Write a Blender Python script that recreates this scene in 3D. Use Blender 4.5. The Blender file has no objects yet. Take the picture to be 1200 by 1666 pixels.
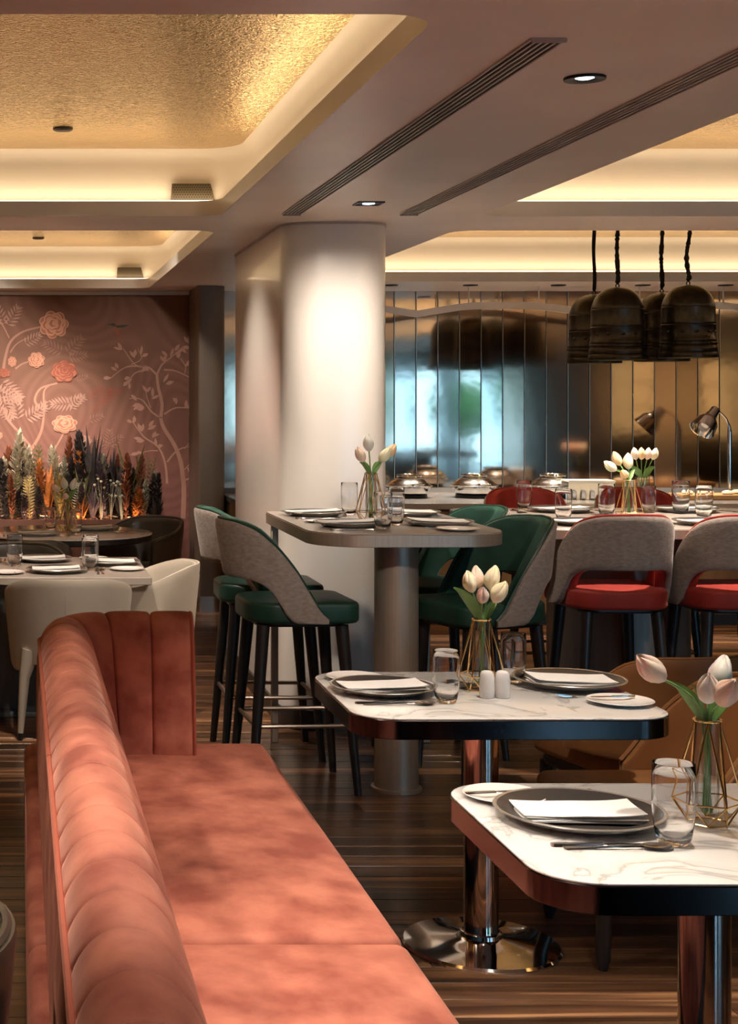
import bpy, bmesh, math, random
from mathutils import Vector, Matrix
PI = math.pi
ORD = ['first', 'second', 'third', 'fourth', 'fifth', 'sixth', 'seventh', 'eighth', 'ninth', 'tenth', 'eleventh', 'twelfth', 'thirteenth', 'fourteenth', 'fifteenth', 'sixteenth', 'seventeenth', 'eighteenth', 'nineteenth', 'twentieth']
R = math.radians
rnd = random.Random(11)
SC = bpy.context.scene
COL = SC.collection

# ------------------------------------------------------------------ camera
HC, F, VX, VY = 1.64, 2500.0, 30.0, 650.0      # eye height, focal length and vanishing point in pixels of 1200x1666
cam_d = bpy.data.cameras.new('camera')
cam = bpy.data.objects.new('camera', cam_d)
COL.objects.link(cam)
cam.location = (0, 0, HC)
cam.rotation_euler = (R(90), 0, 0)
cam_d.sensor_fit = 'VERTICAL'
cam_d.sensor_height = 36
cam_d.lens = F / 1666 * 36
cam_d.shift_x = (600 - VX) / 1666
cam_d.shift_y = -(833 - VY) / 1666
cam_d.clip_start = 0.05
SC.camera = cam

# ------------------------------------------------------------------ world, exposure
w = bpy.data.worlds.new('daylight')
SC.world = w
w.use_nodes = True
bg = w.node_tree.nodes['Background']
bg.inputs[0].default_value = (0.34, 0.68, 1.0, 1)
bg.inputs[1].default_value = 3.2
SC.view_settings.view_transform = 'Standard'
SC.view_settings.look = 'None'
SC.view_settings.gamma = 1
SC.view_settings.use_curve_mapping = False
SC.view_settings.exposure = 1.05

def portal(x0, x1, z0, z1, y):
    l = bpy.data.lights.new('window_portal', 'AREA')
    l.shape = 'RECTANGLE'
    l.size, l.size_y = x1 - x0, z1 - z0
    l.cycles.is_portal = True
    o = bpy.data.objects.new('window_portal', l)
    COL.objects.link(o)
    o.location = ((x0 + x1) / 2, y, (z0 + z1) / 2)
    o.rotation_euler = (R(90), 0, 0)
WIN = [(3.95, 5.1), (6.2, 7.55), (7.8, 9.15)]
YR = -3.0
for a, b in WIN:
    portal(a, b, 0.1, 2.15, YR - 0.02)

WARM = (1.0, 0.78, 0.50)
SPOT = (1.0, 0.86, 0.72)
SPOT_GAIN = 1.35
COVE_W = 0.43         # watts per metre of cove strip

def spot(loc, aim, watts, deg, blend=0.6, color=SPOT, rad=0.04):
    l = bpy.data.lights.new('spot_light', 'SPOT')
    l.energy, l.spot_size, l.spot_blend, l.color, l.shadow_soft_size = watts * SPOT_GAIN, R(deg), blend, color, rad
    o = bpy.data.objects.new('spot_light', l)
    COL.objects.link(o)
    o.location = loc
    d = Vector(aim) - Vector(loc)
    o.rotation_euler = d.to_track_quat('-Z', 'Y').to_euler()
    return o

# ------------------------------------------------------------------ pixel helpers
def at_z(x, y, z):
    D = (HC - z) * F / (y - VY)
    return ((x - VX) * D / F, D, z)
def at_d(x, y, D):
    return ((x - VX) * D / F, D, HC - (y - VY) * D / F)

# ------------------------------------------------------------------ materials
MATS = {}
def mat(name, col, rough=0.5, metal=0.0, col2=None, nscale=6.0, ndetail=4.0, bump=0.0, bscale=80.0, sheen=0.0,
        sheen_tint=None, coat=0.0, spec=None, emit=None, estr=0.0, stretch=None, lo=0.35, hi=0.65, objrand=0.0, rough2=None):
    m = bpy.data.materials.new(name)
    m.use_nodes = True
    nt = m.node_tree
    n = nt.nodes
    b = n['Principled BSDF']
    b.inputs['Base Color'].default_value = (*col, 1)
    b.inputs['Roughness'].default_value = rough
    b.inputs['Metallic'].default_value = metal
    if spec is not None: b.inputs['Specular IOR Level'].default_value = spec
    if coat: b.inputs['Coat Weight'].default_value = coat; b.inputs['Coat Roughness'].default_value = 0.08
    if sheen:
        b.inputs['Sheen Weight'].default_value = sheen
        b.inputs['Sheen Roughness'].default_value = 0.35
        b.inputs['Sheen Tint'].default_value = (*(sheen_tint or col), 1)
    if emit:
        b.inputs['Emission Color'].default_value = (*emit, 1)
        b.inputs['Emission Strength'].default_value = estr
    vec = None
    if col2 or bump:
        tc = n.new('ShaderNodeTexCoord')
        vec = tc.outputs['Object']
        if stretch:
            mp = n.new('ShaderNodeMapping')
            mp.inputs['Scale'].default_value = stretch
            nt.links.new(vec, mp.inputs[0])
            vec = mp.outputs[0]
    if col2:
        t = n.new('ShaderNodeTexNoise')
        t.inputs['Scale'].default_value = nscale
        t.inputs['Detail'].default_value = ndetail
        nt.links.new(vec, t.inputs['Vector'])
        r = n.new('ShaderNodeValToRGB')
        r.color_ramp.elements[0].position = lo
        r.color_ramp.elements[1].position = hi
        r.color_ramp.elements[0].color = (*col, 1)
        r.color_ramp.elements[1].color = (*col2, 1)
        nt.links.new(t.outputs['Fac'], r.inputs[0])
        out = r.outputs[0]
        if objrand:
            oi = n.new('ShaderNodeObjectInfo')
            mr = n.new('ShaderNodeMapRange')
            mr.inputs['To Min'].default_value = 1 - objrand
            mr.inputs['To Max'].default_value = 1 + objrand
            nt.links.new(oi.outputs['Random'], mr.inputs[0])
            hs = n.new('ShaderNodeHueSaturation')
            nt.links.new(mr.outputs[0], hs.inputs['Value'])
            nt.links.new(out, hs.inputs['Color'])
            out = hs.outputs[0]
        nt.links.new(out, b.inputs['Base Color'])
        if rough2 is not None:
            mr2 = n.new('ShaderNodeMapRange')
            mr2.inputs['To Min'].default_value = rough
            mr2.inputs['To Max'].default_value = rough2
            nt.links.new(t.outputs['Fac'], mr2.inputs[0])
            nt.links.new(mr2.outputs[0], b.inputs['Roughness'])
    if bump:
        t2 = n.new('ShaderNodeTexNoise')
        t2.inputs['Scale'].default_value = bscale
        t2.inputs['Detail'].default_value = 2
        nt.links.new(vec, t2.inputs['Vector'])
        bp = n.new('ShaderNodeBump')
        bp.inputs['Strength'].default_value = bump
        bp.inputs['Distance'].default_value = 0.01
        nt.links.new(t2.outputs['Fac'], bp.inputs['Height'])
        nt.links.new(bp.outputs[0], b.inputs['Normal'])
    if name.startswith('tulip'):
        b.inputs['Subsurface Weight'].default_value = 0.4
        b.inputs['Subsurface Radius'].default_value = (.02, .014, .01)
    MATS[name] = m
    return m

mat('plaster', (0.77, 0.63, 0.53), 0.38, col2=(0.85, 0.71, 0.60), nscale=1.6, bump=0.04, bscale=14)
mat('cove_white', (0.72, 0.66, 0.58), 0.5)
mat('lip_white', (0.76, 0.72, 0.69), 0.35, col2=(0.80, 0.76, 0.73), nscale=3)
mat('pillar_white', (0.78, 0.73, 0.68), 0.28, coat=0.35, bump=0.02, bscale=3)
mat('black_metal', (0.02, 0.02, 0.022), 0.4, 0.5)
mat('vent_fin', (0.55, 0.46, 0.41), 0.4)
mat('vent_dark', (0.012, 0.011, 0.010), 0.8)
mat('lens_glow', (0.9, 0.95, 1.0), 0.3, emit=(0.75, 0.88, 1.0), estr=2.0)
mat('bulb_glow', (1, 0.8, 0.4), 0.3, emit=(1.0, 0.72, 0.25), estr=14.0)
mat('led_glow', (1, 0.8, 0.4), 0.4, emit=WARM, estr=2.0)
mat('dark_wall', (0.10, 0.065, 0.05), 0.6)
mat('side_wall', (0.50, 0.42, 0.36), 0.6)
mat('pilaster', (0.135, 0.098, 0.072), 0.45, col2=(0.16, 0.12, 0.09), nscale=3)
mat('skirting', (0.03, 0.024, 0.02), 0.35)
mat('brushed_shoe', (0.42, 0.36, 0.30), 0.35, 1.0)
mat('grille_bronze', (0.07, 0.05, 0.024), 0.5)
mat('trim_steel', (0.55, 0.50, 0.45), 0.3, 1.0)
mat('coral_velvet', (0.30, 0.068, 0.042), 0.75, col2=(0.60, 0.205, 0.13), nscale=8, ndetail=7, sheen=0.4, sheen_tint=(1.0, 0.6, 0.48), stretch=(1.0, 0.8, 1.0), bump=0.06, bscale=30)
mat('coral_piping', (0.38, 0.085, 0.045), 0.7, sheen=0.4, sheen_tint=(1, .5, .36))
mat('green_velvet', (0.007, 0.045, 0.030), 0.65, col2=(0.014, 0.075, 0.05), nscale=8, sheen=0.6, sheen_tint=(0.25, 0.75, 0.55))
mat('green_leather', (0.007, 0.040, 0.027), 0.45, col2=(0.012, 0.058, 0.040), nscale=6)
mat('red_velvet', (0.24, 0.013, 0.008), 0.65, col2=(0.33, 0.022, 0.012), nscale=8, sheen=0.5, sheen_tint=(1, .35, .25))
mat('taupe_fabric', (0.27, 0.215, 0.185), 0.8, col2=(0.36, 0.30, 0.265), nscale=40, ndetail=5, stretch=(1, 1, 2.2), sheen=0.3, sheen_tint=(1, .9, .85), bump=0.15, bscale=90)
mat('black_wood', (0.018, 0.014, 0.013), 0.38)
mat('foot_metal', (0.36, 0.30, 0.25), 0.38, 1.0)
mat('brushed_taupe', (0.43, 0.355, 0.285), 0.42, 0.6, col2=(0.48, 0.40, 0.33), nscale=90, stretch=(1, 1, 0.02))
mat('drum_grey', (0.23, 0.19, 0.16), 0.4, 0.3, col2=(0.27, 0.225, 0.19), nscale=60, stretch=(1, 1, 0.03))
mat('taupe_top', (0.42, 0.36, 0.31), 0.22, col2=(0.50, 0.44, 0.39), nscale=3.2, ndetail=8)
mat('dark_edge', (0.085, 0.075, 0.075), 0.16, 1.0)
mat('chrome', (0.82, 0.80, 0.78), 0.06, 1.0)
mat('copper_chrome', (0.62, 0.52, 0.47), 0.09, 1.0)
mat('steel', (0.78, 0.76, 0.73), 0.14, 1.0)
mat('cutlery_steel', (0.75, 0.74, 0.73), 0.16, 1.0)
mat('tan_velvet', (0.21, 0.085, 0.024), 0.6, col2=(0.29, 0.125, 0.04), nscale=5, sheen=0.45, sheen_tint=(1, .65, .35))
mat('cream_leather', (0.52, 0.455, 0.37), 0.48, col2=(0.57, 0.50, 0.41), nscale=5)
mat('dark_leather', (0.045, 0.038, 0.030), 0.32, col2=(0.065, 0.055, 0.045), nscale=7, coat=0.2)
mat('grey_top', (0.33, 0.285, 0.25), 0.35, col2=(0.37, 0.32, 0.28), nscale=4)
mat('grey_base', (0.10, 0.105, 0.11), 0.5)
mat('black_gloss', (0.02, 0.018, 0.018), 0.2)
mat('porcelain', (0.86, 0.84, 0.82), 0.12, coat=0.4)
mat('charger_dark', (0.040, 0.036, 0.034), 0.32, 0.0)
mat('charger_rim', (0.62, 0.60, 0.58), 0.2, 0.8)
mat('napkin', (0.88, 0.86, 0.84), 0.85, sheen=0.2, bump=0.05, bscale=200)
mat('gold_wire', (0.80, 0.55, 0.24), 0.22, 1.0)
mat('stem_green', (0.13, 0.27, 0.075), 0.5, col2=(0.21, 0.38, 0.12), nscale=20)
mat('leaf_green', (0.10, 0.24, 0.06), 0.45, col2=(0.20, 0.36, 0.10), nscale=14)
mat('tulip_pink', (0.92, 0.62, 0.52), 0.5, col2=(0.95, 0.82, 0.66), nscale=26)
mat('tulip_cream', (0.95, 0.82, 0.56), 0.5, col2=(0.97, 0.90, 0.72), nscale=26)
mat('tulip_white', (0.90, 0.86, 0.78), 0.5, col2=(0.93, 0.89, 0.82), nscale=26)
mat('tulip_peach', (0.88, 0.58, 0.32), 0.5, col2=(0.90, 0.70, 0.48), nscale=26)
mat('bell_bronze', (0.020, 0.016, 0.012), 0.30, 0.3, col2=(0.042, 0.032, 0.020), nscale=30, bump=0.12, bscale=60)
mat('cord_black', (0.012, 0.008, 0.007), 0.9)
mat('rail_white', (0.80, 0.74, 0.70), 0.4)
mat('counter_top', (0.17, 0.16, 0.155), 0.2, col2=(0.22, 0.21, 0.20), nscale=5)
mat('counter_edge', (0.45, 0.40, 0.35), 0.3)
mat('counter_body', (0.20, 0.115, 0.045), 0.45, col2=(0.27, 0.16, 0.065), nscale=10, stretch=(1, 1, .1))
mat('rack_white', (0.74, 0.72, 0.68), 0.35)
mat('wood_board', (0.42, 0.22, 0.08), 0.5, col2=(0.50, 0.28, 0.11), nscale=14, stretch=(.2, 1, 1))
mat('bread', (0.62, 0.48, 0.32), 0.8, col2=(0.75, 0.64, 0.48), nscale=22)
mat('glass_black', (0.012, 0.012, 0.012), 0.08, coat=0.3)
mat('bar_glow', (0.9, 0.7, 0.4), 0.5, emit=(1.0, 0.66, 0.30), estr=0.45)
mat('bottle_green', (0.02, 0.10, 0.04), 0.1)
mat('planter', (0.17, 0.075, 0.055), 0.45, col2=(0.23, 0.10, 0.07), nscale=6)
mat('soil', (0.03, 0.02, 0.015), 0.9)
mat('tree_green', (0.05, 0.16, 0.04), 0.8, col2=(0.12, 0.32, 0.08), nscale=4)
mat('paving', (0.35, 0.36, 0.37), 0.8)
mat('mural_branch', (0.40, 0.20, 0.155), 0.75, col2=(0.46, 0.24, 0.185), nscale=5)
mat('mural_stem', (0.42, 0.21, 0.15), 0.75)
mat('mural_leaf', (0.36, 0.19, 0.145), 0.75, col2=(0.44, 0.24, 0.18), nscale=10)
mat('mural_leaf_dim', (0.30, 0.145, 0.105), 0.75)
mat('mural_petal', (0.60, 0.30, 0.20), 0.75)
mat('mural_petal_dark', (0.40, 0.145, 0.085), 0.75)
mat('mural_red', (0.30, 0.075, 0.045), 0.75)
mat('mural_bird', (0.045, 0.045, 0.03), 0.7)
for nm, a, b_ in [('dry_cream', (.42, .36, .25), (.55, .48, .36)), ('dry_sage', (.24, .23, .17), (.34, .33, .25)),
                  ('dry_orange', (.36, .10, .015), (.50, .17, .03)), ('dry_rust', (.20, .06, .025), (.30, .10, .04)),
                  ('dry_dark', (.018, .013, .013), (.04, .028, .025)), ('dry_olive', (.09, .075, .025), (.16, .13, .045)),
                  ('dry_gold', (.36, .24, .08), (.48, .34, .13)), ('dry_plum', (.07, .045, .055), (.12, .08, .09))]:
    mat(nm, a, 0.8, col2=b_, nscale=30)

def glass(name, tint=(1, 1, 1), ior=1.45, rough=0.0, base=0.0):
    m = bpy.data.materials.new(name)
    m.use_nodes = True
    nt = m.node_tree
    n = nt.nodes
    n.remove(n['Principled BSDF'])
    out = n['Material Output']
    tr = n.new('ShaderNodeBsdfTransparent')
    tr.inputs[0].default_value = (*tint, 1)
    tm = n.new('ShaderNodeMix'); tm.data_type = 'RGBA'
    tm.inputs[6].default_value = (*tint, 1)
    tm.inputs[7].default_value = (tint[0] * .8, tint[1] * .8, tint[2] * .8, 1)
    nt.links.new(tm.outputs[2], tr.inputs[0])
    gl = n.new('ShaderNodeBsdfGlossy')
    gl.inputs['Roughness'].default_value = rough
    fr = n.new('ShaderNodeLayerWeight')
    pw = n.new('ShaderNodeMath'); pw.operation = 'POWER'; pw.inputs[1].default_value = 2.2
    nt.links.new(fr.outputs['Facing'], pw.inputs[0])
    nt.links.new(pw.outputs[0], tm.inputs[0])
    ml = n.new('ShaderNodeMath'); ml.operation = 'MULTIPLY'; ml.inputs[1].default_value = 0.6
    nt.links.new(pw.outputs[0], ml.inputs[0])
    fac = ml.outputs[0]
    if base:
        ad = n.new('ShaderNodeMath')
        ad.operation = 'ADD'
        ad.inputs[1].default_value = base
        nt.links.new(fac, ad.inputs[0])
        fac = ad.outputs[0]
    mx = n.new('ShaderNodeMixShader')
    nt.links.new(fac, mx.inputs[0])
    nt.links.new(tr.outputs[0], mx.inputs[1])
    nt.links.new(gl.outputs[0], mx.inputs[2])
    nt.links.new(mx.outputs[0], out.inputs[0])
    MATS[name] = m
glass('clear_glass', (0.94, 0.95, 0.95), 1.5, 0.03, 0.05)
glass('window_glass', (0.95, 0.98, 1.0), 1.4, 0.0)

m = mat('drink_glass', (1, 1, 1), 0.0)
m.node_tree.nodes['Principled BSDF'].inputs['Transmission Weight'].default_value = 1.0
m.node_tree.nodes['Principled BSDF'].inputs['IOR'].default_value = 1.45

def gold_mat():
    m = mat('gold_panel', (0.76, 0.53, 0.24), 0.15, 1.0)
    nt = m.node_tree
    n = nt.nodes
    b = n['Principled BSDF']
    tc = n.new('ShaderNodeTexCoord')
    t = n.new('ShaderNodeTexNoise')
    t.inputs['Scale'].default_value = 42
    t.inputs['Detail'].default_value = 1.5
    t.inputs['Distortion'].default_value = 1.6
    nt.links.new(tc.outputs['Object'], t.inputs['Vector'])
    bp = n.new('ShaderNodeBump')
    bp.inputs['Strength'].default_value = 0.7
    bp.inputs['Distance'].default_value = 0.007
    nt.links.new(t.outputs['Fac'], bp.inputs['Height'])
    nt.links.new(bp.outputs[0], b.inputs['Normal'])
gold_mat()

def marble_mat():
    m = mat('marble', (0.80, 0.785, 0.765), 0.10, coat=0.3)
    nt = m.node_tree
    n = nt.nodes
    b = n['Principled BSDF']
    tc = n.new('ShaderNodeTexCoord')
    n1 = n.new('ShaderNodeTexNoise')
    n1.inputs['Scale'].default_value = 3.0
    n1.inputs['Detail'].default_value = 7
    n1.inputs['Distortion'].default_value = 1.2
    nt.links.new(tc.outputs['Object'], n1.inputs['Vector'])
    r = n.new('ShaderNodeValToRGB')
    e = r.color_ramp.elements
    e[0].position = 0.44; e[0].color = (0.80, 0.785, 0.765, 1)
    e[1].position = 0.52; e[1].color = (0.80, 0.785, 0.765, 1)
    k = r.color_ramp.elements.new(0.50); k.color = (0.50, 0.485, 0.475, 1)
    k2 = r.color_ramp.elements.new(0.485); k2.color = (0.70, 0.685, 0.665, 1)
    nt.links.new(n1.outputs['Fac'], r.inputs[0])
    nt.links.new(r.outputs[0], b.inputs['Base Color'])
marble_mat()

def wood_mat(name, bricks):
    m = mat(name, (0.06, 0.03, 0.018), 0.28, coat=0.15)
    nt = m.node_tree
    n = nt.nodes
    b = n['Principled BSDF']
    tc = n.new('ShaderNodeTexCoord')
    geo = n.new('ShaderNodeNewGeometry')
    oi = n.new('ShaderNodeObjectInfo')
    mp = n.new('ShaderNodeMapping')
    mp.inputs['Scale'].default_value = (0.5, 8.5, 1)
    nt.links.new(geo.outputs['Position'], mp.inputs[0])
    if not bricks:
        cb = n.new('ShaderNodeCombineXYZ')
        mu = n.new('ShaderNodeMath'); mu.operation = 'MULTIPLY'; mu.inputs[1].default_value = 57
        nt.links.new(oi.outputs['Random'], mu.inputs[0])
        nt.links.new(mu.outputs[0], cb.inputs[0]); nt.links.new(mu.outputs[0], cb.inputs[2])
        nt.links.new(cb.outputs[0], mp.inputs['Location'])
    t = n.new('ShaderNodeTexNoise')
    t.inputs['Scale'].default_value = 2.2
    t.inputs['Detail'].default_value = 5
    t.inputs['Distortion'].default_value = 0.6
    nt.links.new(mp.outputs[0], t.inputs['Vector'])
    r = n.new('ShaderNodeValToRGB')
    e = r.color_ramp.elements
    e[0].position = 0.30; e[0].color = (0.028, 0.013, 0.007, 1)
    e[1].position = 0.74; e[1].color = (0.30, 0.155, 0.070, 1)
    k = r.color_ramp.elements.new(0.52); k.color = (0.085, 0.040, 0.020, 1)
    nt.links.new(t.outputs['Fac'], r.inputs[0])
    hs = n.new('ShaderNodeHueSaturation')
    nt.links.new(r.outputs[0], hs.inputs['Color'])
    mr = n.new('ShaderNodeMapRange')
    mr.inputs['To Min'].default_value = 0.6
    mr.inputs['To Max'].default_value = 2.6
    if bricks:
        bk = n.new('ShaderNodeTexBrick')
        bk.inputs['Color1'].default_value = (0, 0, 0, 1)
        bk.inputs['Color2'].default_value = (1, 1, 1, 1)
        bk.inputs['Mortar'].default_value = (0, 0, 0, 1)
        bk.inputs['Scale'].default_value = 1
        bk.inputs['Mortar Size'].default_value = 0.002
        bk.inputs['Brick Width'].default_value = 1.4
        bk.inputs['Row Height'].default_value = 0.12
        nt.links.new(geo.outputs['Position'], bk.inputs['Vector'])
        nt.links.new(bk.outputs['Color'], mr.inputs[0])
    else:
        pw = n.new('ShaderNodeMath'); pw.operation = 'POWER'; pw.inputs[1].default_value = 1.8
        nt.links.new(oi.outputs['Random'], pw.inputs[0])
        nt.links.new(pw.outputs[0], mr.inputs[0])
    nt.links.new(mr.outputs[0], hs.inputs['Value'])
    nt.links.new(hs.outputs[0], b.inputs['Base Color'])
wood_mat('wood_plank', False)
wood_mat('wood_far', True)

def panel_mat(i, col, rough):
    m = mat('bronze_mirror_%d' % i, col, rough, 1.0)
    nt = m.node_tree
    n = nt.nodes
    b = n['Principled BSDF']
    tc = n.new('ShaderNodeTexCoord')
    mp = n.new('ShaderNodeMapping')
    mp.inputs['Scale'].default_value = (2.0, 1, 2.5)
    nt.links.new(tc.outputs['Object'], mp.inputs[0])
    t = n.new('ShaderNodeTexNoise')
    t.inputs['Scale'].default_value = 2.2
    nt.links.new(mp.outputs[0], t.inputs['Vector'])
    bp = n.new('ShaderNodeBump')
    bp.inputs['Strength'].default_value = 0.05
    bp.inputs['Distance'].default_value = 0.01
    nt.links.new(t.outputs['Fac'], bp.inputs['Height'])
    nt.links.new(bp.outputs[0], b.inputs['Normal'])
    return m.name
PANEL = [panel_mat(i, c, r_) for i, (c, r_) in enumerate([((.52, .40, .30), .06), ((.42, .31, .22), .10), ((.34, .24, .17), .11),
                                                        ((.46, .38, .30), .08), ((.56, .38, .26), .15), ((.26, .18, .13), .13)])]

def mural_mat():
    m = mat('mural_cloth', (0.17, 0.075, 0.052), 0.7)
    nt = m.node_tree
    n = nt.nodes
    b = n['Principled BSDF']
    geo = n.new('ShaderNodeNewGeometry')
    mp = n.new('ShaderNodeMapping')
    mp.inputs['Scale'].default_value = (1.5, 1, 0.9)
    nt.links.new(geo.outputs['Position'], mp.inputs[0])
    wv = n.new('ShaderNodeTexNoise')
    wv.inputs['Scale'].default_value = 0.8
    wv.inputs['Detail'].default_value = 0.5
    nt.links.new(mp.outputs[0], wv.inputs['Vector'])
    mu = n.new('ShaderNodeMath'); mu.operation = 'MULTIPLY'; mu.inputs[1].default_value = 150
    nt.links.new(wv.outputs['Fac'], mu.inputs[0])
    sn = n.new('ShaderNodeMath'); sn.operation = 'SINE'
    nt.links.new(mu.outputs[0], sn.inputs[0])
    r = n.new('ShaderNodeValToRGB')
    r.color_ramp.elements[0].color = (0.185, 0.082, 0.056, 1)
    r.color_ramp.elements[1].color = (0.215, 0.098, 0.068, 1)
    mr = n.new('ShaderNodeMapRange')
    mr.inputs['From Min'].default_value = -1
    nt.links.new(sn.outputs[0], mr.inputs[0])
    nt.links.new(mr.outputs[0], r.inputs[0])
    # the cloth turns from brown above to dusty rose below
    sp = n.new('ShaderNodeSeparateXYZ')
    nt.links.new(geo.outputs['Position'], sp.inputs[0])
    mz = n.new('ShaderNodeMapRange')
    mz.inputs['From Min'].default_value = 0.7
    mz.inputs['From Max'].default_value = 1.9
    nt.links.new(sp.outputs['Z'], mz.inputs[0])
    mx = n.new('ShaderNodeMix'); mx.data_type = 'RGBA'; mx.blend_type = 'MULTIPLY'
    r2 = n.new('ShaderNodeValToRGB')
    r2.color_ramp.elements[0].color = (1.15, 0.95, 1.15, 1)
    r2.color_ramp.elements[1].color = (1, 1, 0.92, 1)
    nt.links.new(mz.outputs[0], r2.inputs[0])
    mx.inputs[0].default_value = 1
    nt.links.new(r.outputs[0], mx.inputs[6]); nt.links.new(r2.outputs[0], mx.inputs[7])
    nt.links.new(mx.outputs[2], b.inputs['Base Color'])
mural_mat()

# ------------------------------------------------------------------ mesh building
class MB:
    def __init__(s):
        s.v, s.f, s.m = [], [], []
    def add(s, vs, fs, m=0, M=None):
        o = len(s.v)
        s.v += [tuple(M @ Vector(p)) if M is not None else tuple(p) for p in vs]
        s.f += [[i + o for i in f] for f in fs]
        s.m += [m] * len(fs)
        return s
    def box(s, x0, x1, y0, y1, z0, z1, m=0, M=None):
        vs = [(x, y, z) for z in (z0, z1) for y in (y0, y1) for x in (x0, x1)]
        return s.add(vs, [(0, 2, 3, 1), (4, 5, 7, 6), (0, 1, 5, 4), (2, 6, 7, 3), (0, 4, 6, 2), (1, 3, 7, 5)], m, M)
    def rbox(s, x0, x1, y0, y1, z0, z1, r=0.02, seg=3, m=0, M=None):
        bm = bmesh.new()
        bmesh.ops.create_cube(bm, size=1)
        for v in bm.verts:
            v.co = Vector((x0 + (v.co.x + .5) * (x1 - x0), y0 + (v.co.y + .5) * (y1 - y0), z0 + (v.co.z + .5) * (z1 - z0)))
        bmesh.ops.bevel(bm, geom=bm.edges[:], offset=r, segments=seg, profile=0.5, affect='EDGES')
        bm.verts.index_update()
        vs = [v.co[:] for v in bm.verts]
        fs = [[v.index for v in f.verts] for f in bm.faces]
        bm.free()
        return s.add(vs, fs, m, M)
    def loft(s, rings, m=0, caps=True, M=None, closed=True, capm=None):
        n = len(rings[0])
        vs = [p for r in rings for p in r]
        fs = []
        for k in range(len(rings) - 1):
            for i in range(n if closed else n - 1):
                j = (i + 1) % n
                fs.append((k * n + i, k * n + j, (k + 1) * n + j, (k + 1) * n + i))
        o = len(s.f)
        s.add(vs, fs, m, M)
        if caps:
            base = len(s.v) - len(vs)
            s.f.append([base + i for i in reversed(range(n))]); s.m.append(m)
            s.f.append([base + (len(rings) - 1) * n + i for i in range(n)]); s.m.append(m if capm is None else capm)
        return s
    def lathe(s, prof, n=24, c=(0, 0, 0), m=0, M=None, ms=None, caps=False):
        vs, fs, mm = [], [], []
        for r, z in prof:
            for i in range(n):
                a = 2 * PI * i / n
                vs.append((c[0] + r * math.cos(a), c[1] + r * math.sin(a), c[2] + z))
        o = len(s.f)
        for k in range(len(prof) - 1):
            for i in range(n):
                j = (i + 1) % n
                fs.append((k * n + i, k * n + j, (k + 1) * n + j, (k + 1) * n + i))
                mm.append(ms[k] if ms else m)
        b0 = len(s.v)
        s.add(vs, fs, m, M)
        s.m[o:] = mm
        if caps:
            s.f.append([b0 + i for i in reversed(range(n))]); s.m.append(mm[0])
            s.f.append([b0 + (len(prof) - 1) * n + i for i in range(n)]); s.m.append(mm[-1])
        return s
    def tube(s, pts, rad, n=8, m=0, closed=False, M=None):
        P = [Vector(p) for p in pts]
        k = len(P)
        rings = []
        up = None
        for i in range(k):
            if closed:
                t = (P[(i + 1) % k] - P[i - 1]).normalized()
            else:
                t = (P[min(i + 1, k - 1)] - P[max(i - 1, 0)]).normalized()
            if up is None:
                up = Vector((0, 0, 1)) if abs(t.z) < 0.9 else Vector((1, 0, 0))
            a = t.cross(up)
            if a.length < 1e-6: a = t.cross(Vector((1, 0, 0)))
            a.normalize()
            b = a.cross(t).normalized()
            up = b
            r = rad[i] if isinstance(rad, (list, tuple)) else rad
            rings.append([tuple(P[i] + a * (r * math.cos(2 * PI * q / n)) + b * (r * math.sin(2 * PI * q / n))) for q in range(n)])
        if closed:
            rings.append(rings[0])
        return s.loft(rings, m, caps=not closed, M=M)
    def build(s, name, mats, parent=None, smooth=40, loc=None):
        me = s.mesh(name, mats, smooth)
        return link(name, me, parent, loc)
    def mesh(s, name, mats, smooth=40):
        me = bpy.data.meshes.new(name)
        me.from_pydata(s.v, [], s.f)
        if isinstance(mats, str): mats = [mats]
        for q in mats: me.materials.append(MATS[q])
        if len(mats) > 1: me.polygons.foreach_set('material_index', s.m)
        bm = bmesh.new(); bm.from_mesh(me)
        bmesh.ops.recalc_face_normals(bm, faces=bm.faces[:])
        bm.to_mesh(me); bm.free()
        if smooth:
            me.shade_smooth()
            me.set_sharp_from_angle(angle=R(smooth))
        me.update()
        return me

def link(name, me, parent=None, loc=None):
    o = bpy.data.objects.new(name, me)
    COL.objects.link(o)
    if parent is not None: o.parent = parent
    if loc: o.location = loc
    return o
def tag(o, label, cat, group=None, kind=None):
    o['label'] = label
    o['category'] = cat
    if group: o['group'] = group
    if kind: o['kind'] = kind
    return o
def struct(o, label, cat):
    return tag(o, label, cat, None, 'structure')
def thing(name, label, cat, loc=(0, 0, 0), rz=0.0, group=None):
    o = bpy.data.objects.new(name, None)
    COL.objects.link(o)
    o.empty_display_size = 0.05
    o.location = loc
    o.rotation_euler = (0, 0, rz)
    return tag(o, label, cat, group)
def copy_tree(src, parent=None):
    c = src.copy()
    COL.objects.link(c)
    if parent is not None: c.parent = parent
    for ch in list(src.children):
        copy_tree(ch, c)
    return c
def place(proto, used, loc, rz, label, group=None):
    o = proto if not used[0] else copy_tree(proto)
    used[0] = True
    o.location = loc
    o.rotation_euler = (0, 0, rz)
    o['label'] = label
    if group: o['group'] = group
    return o

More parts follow.
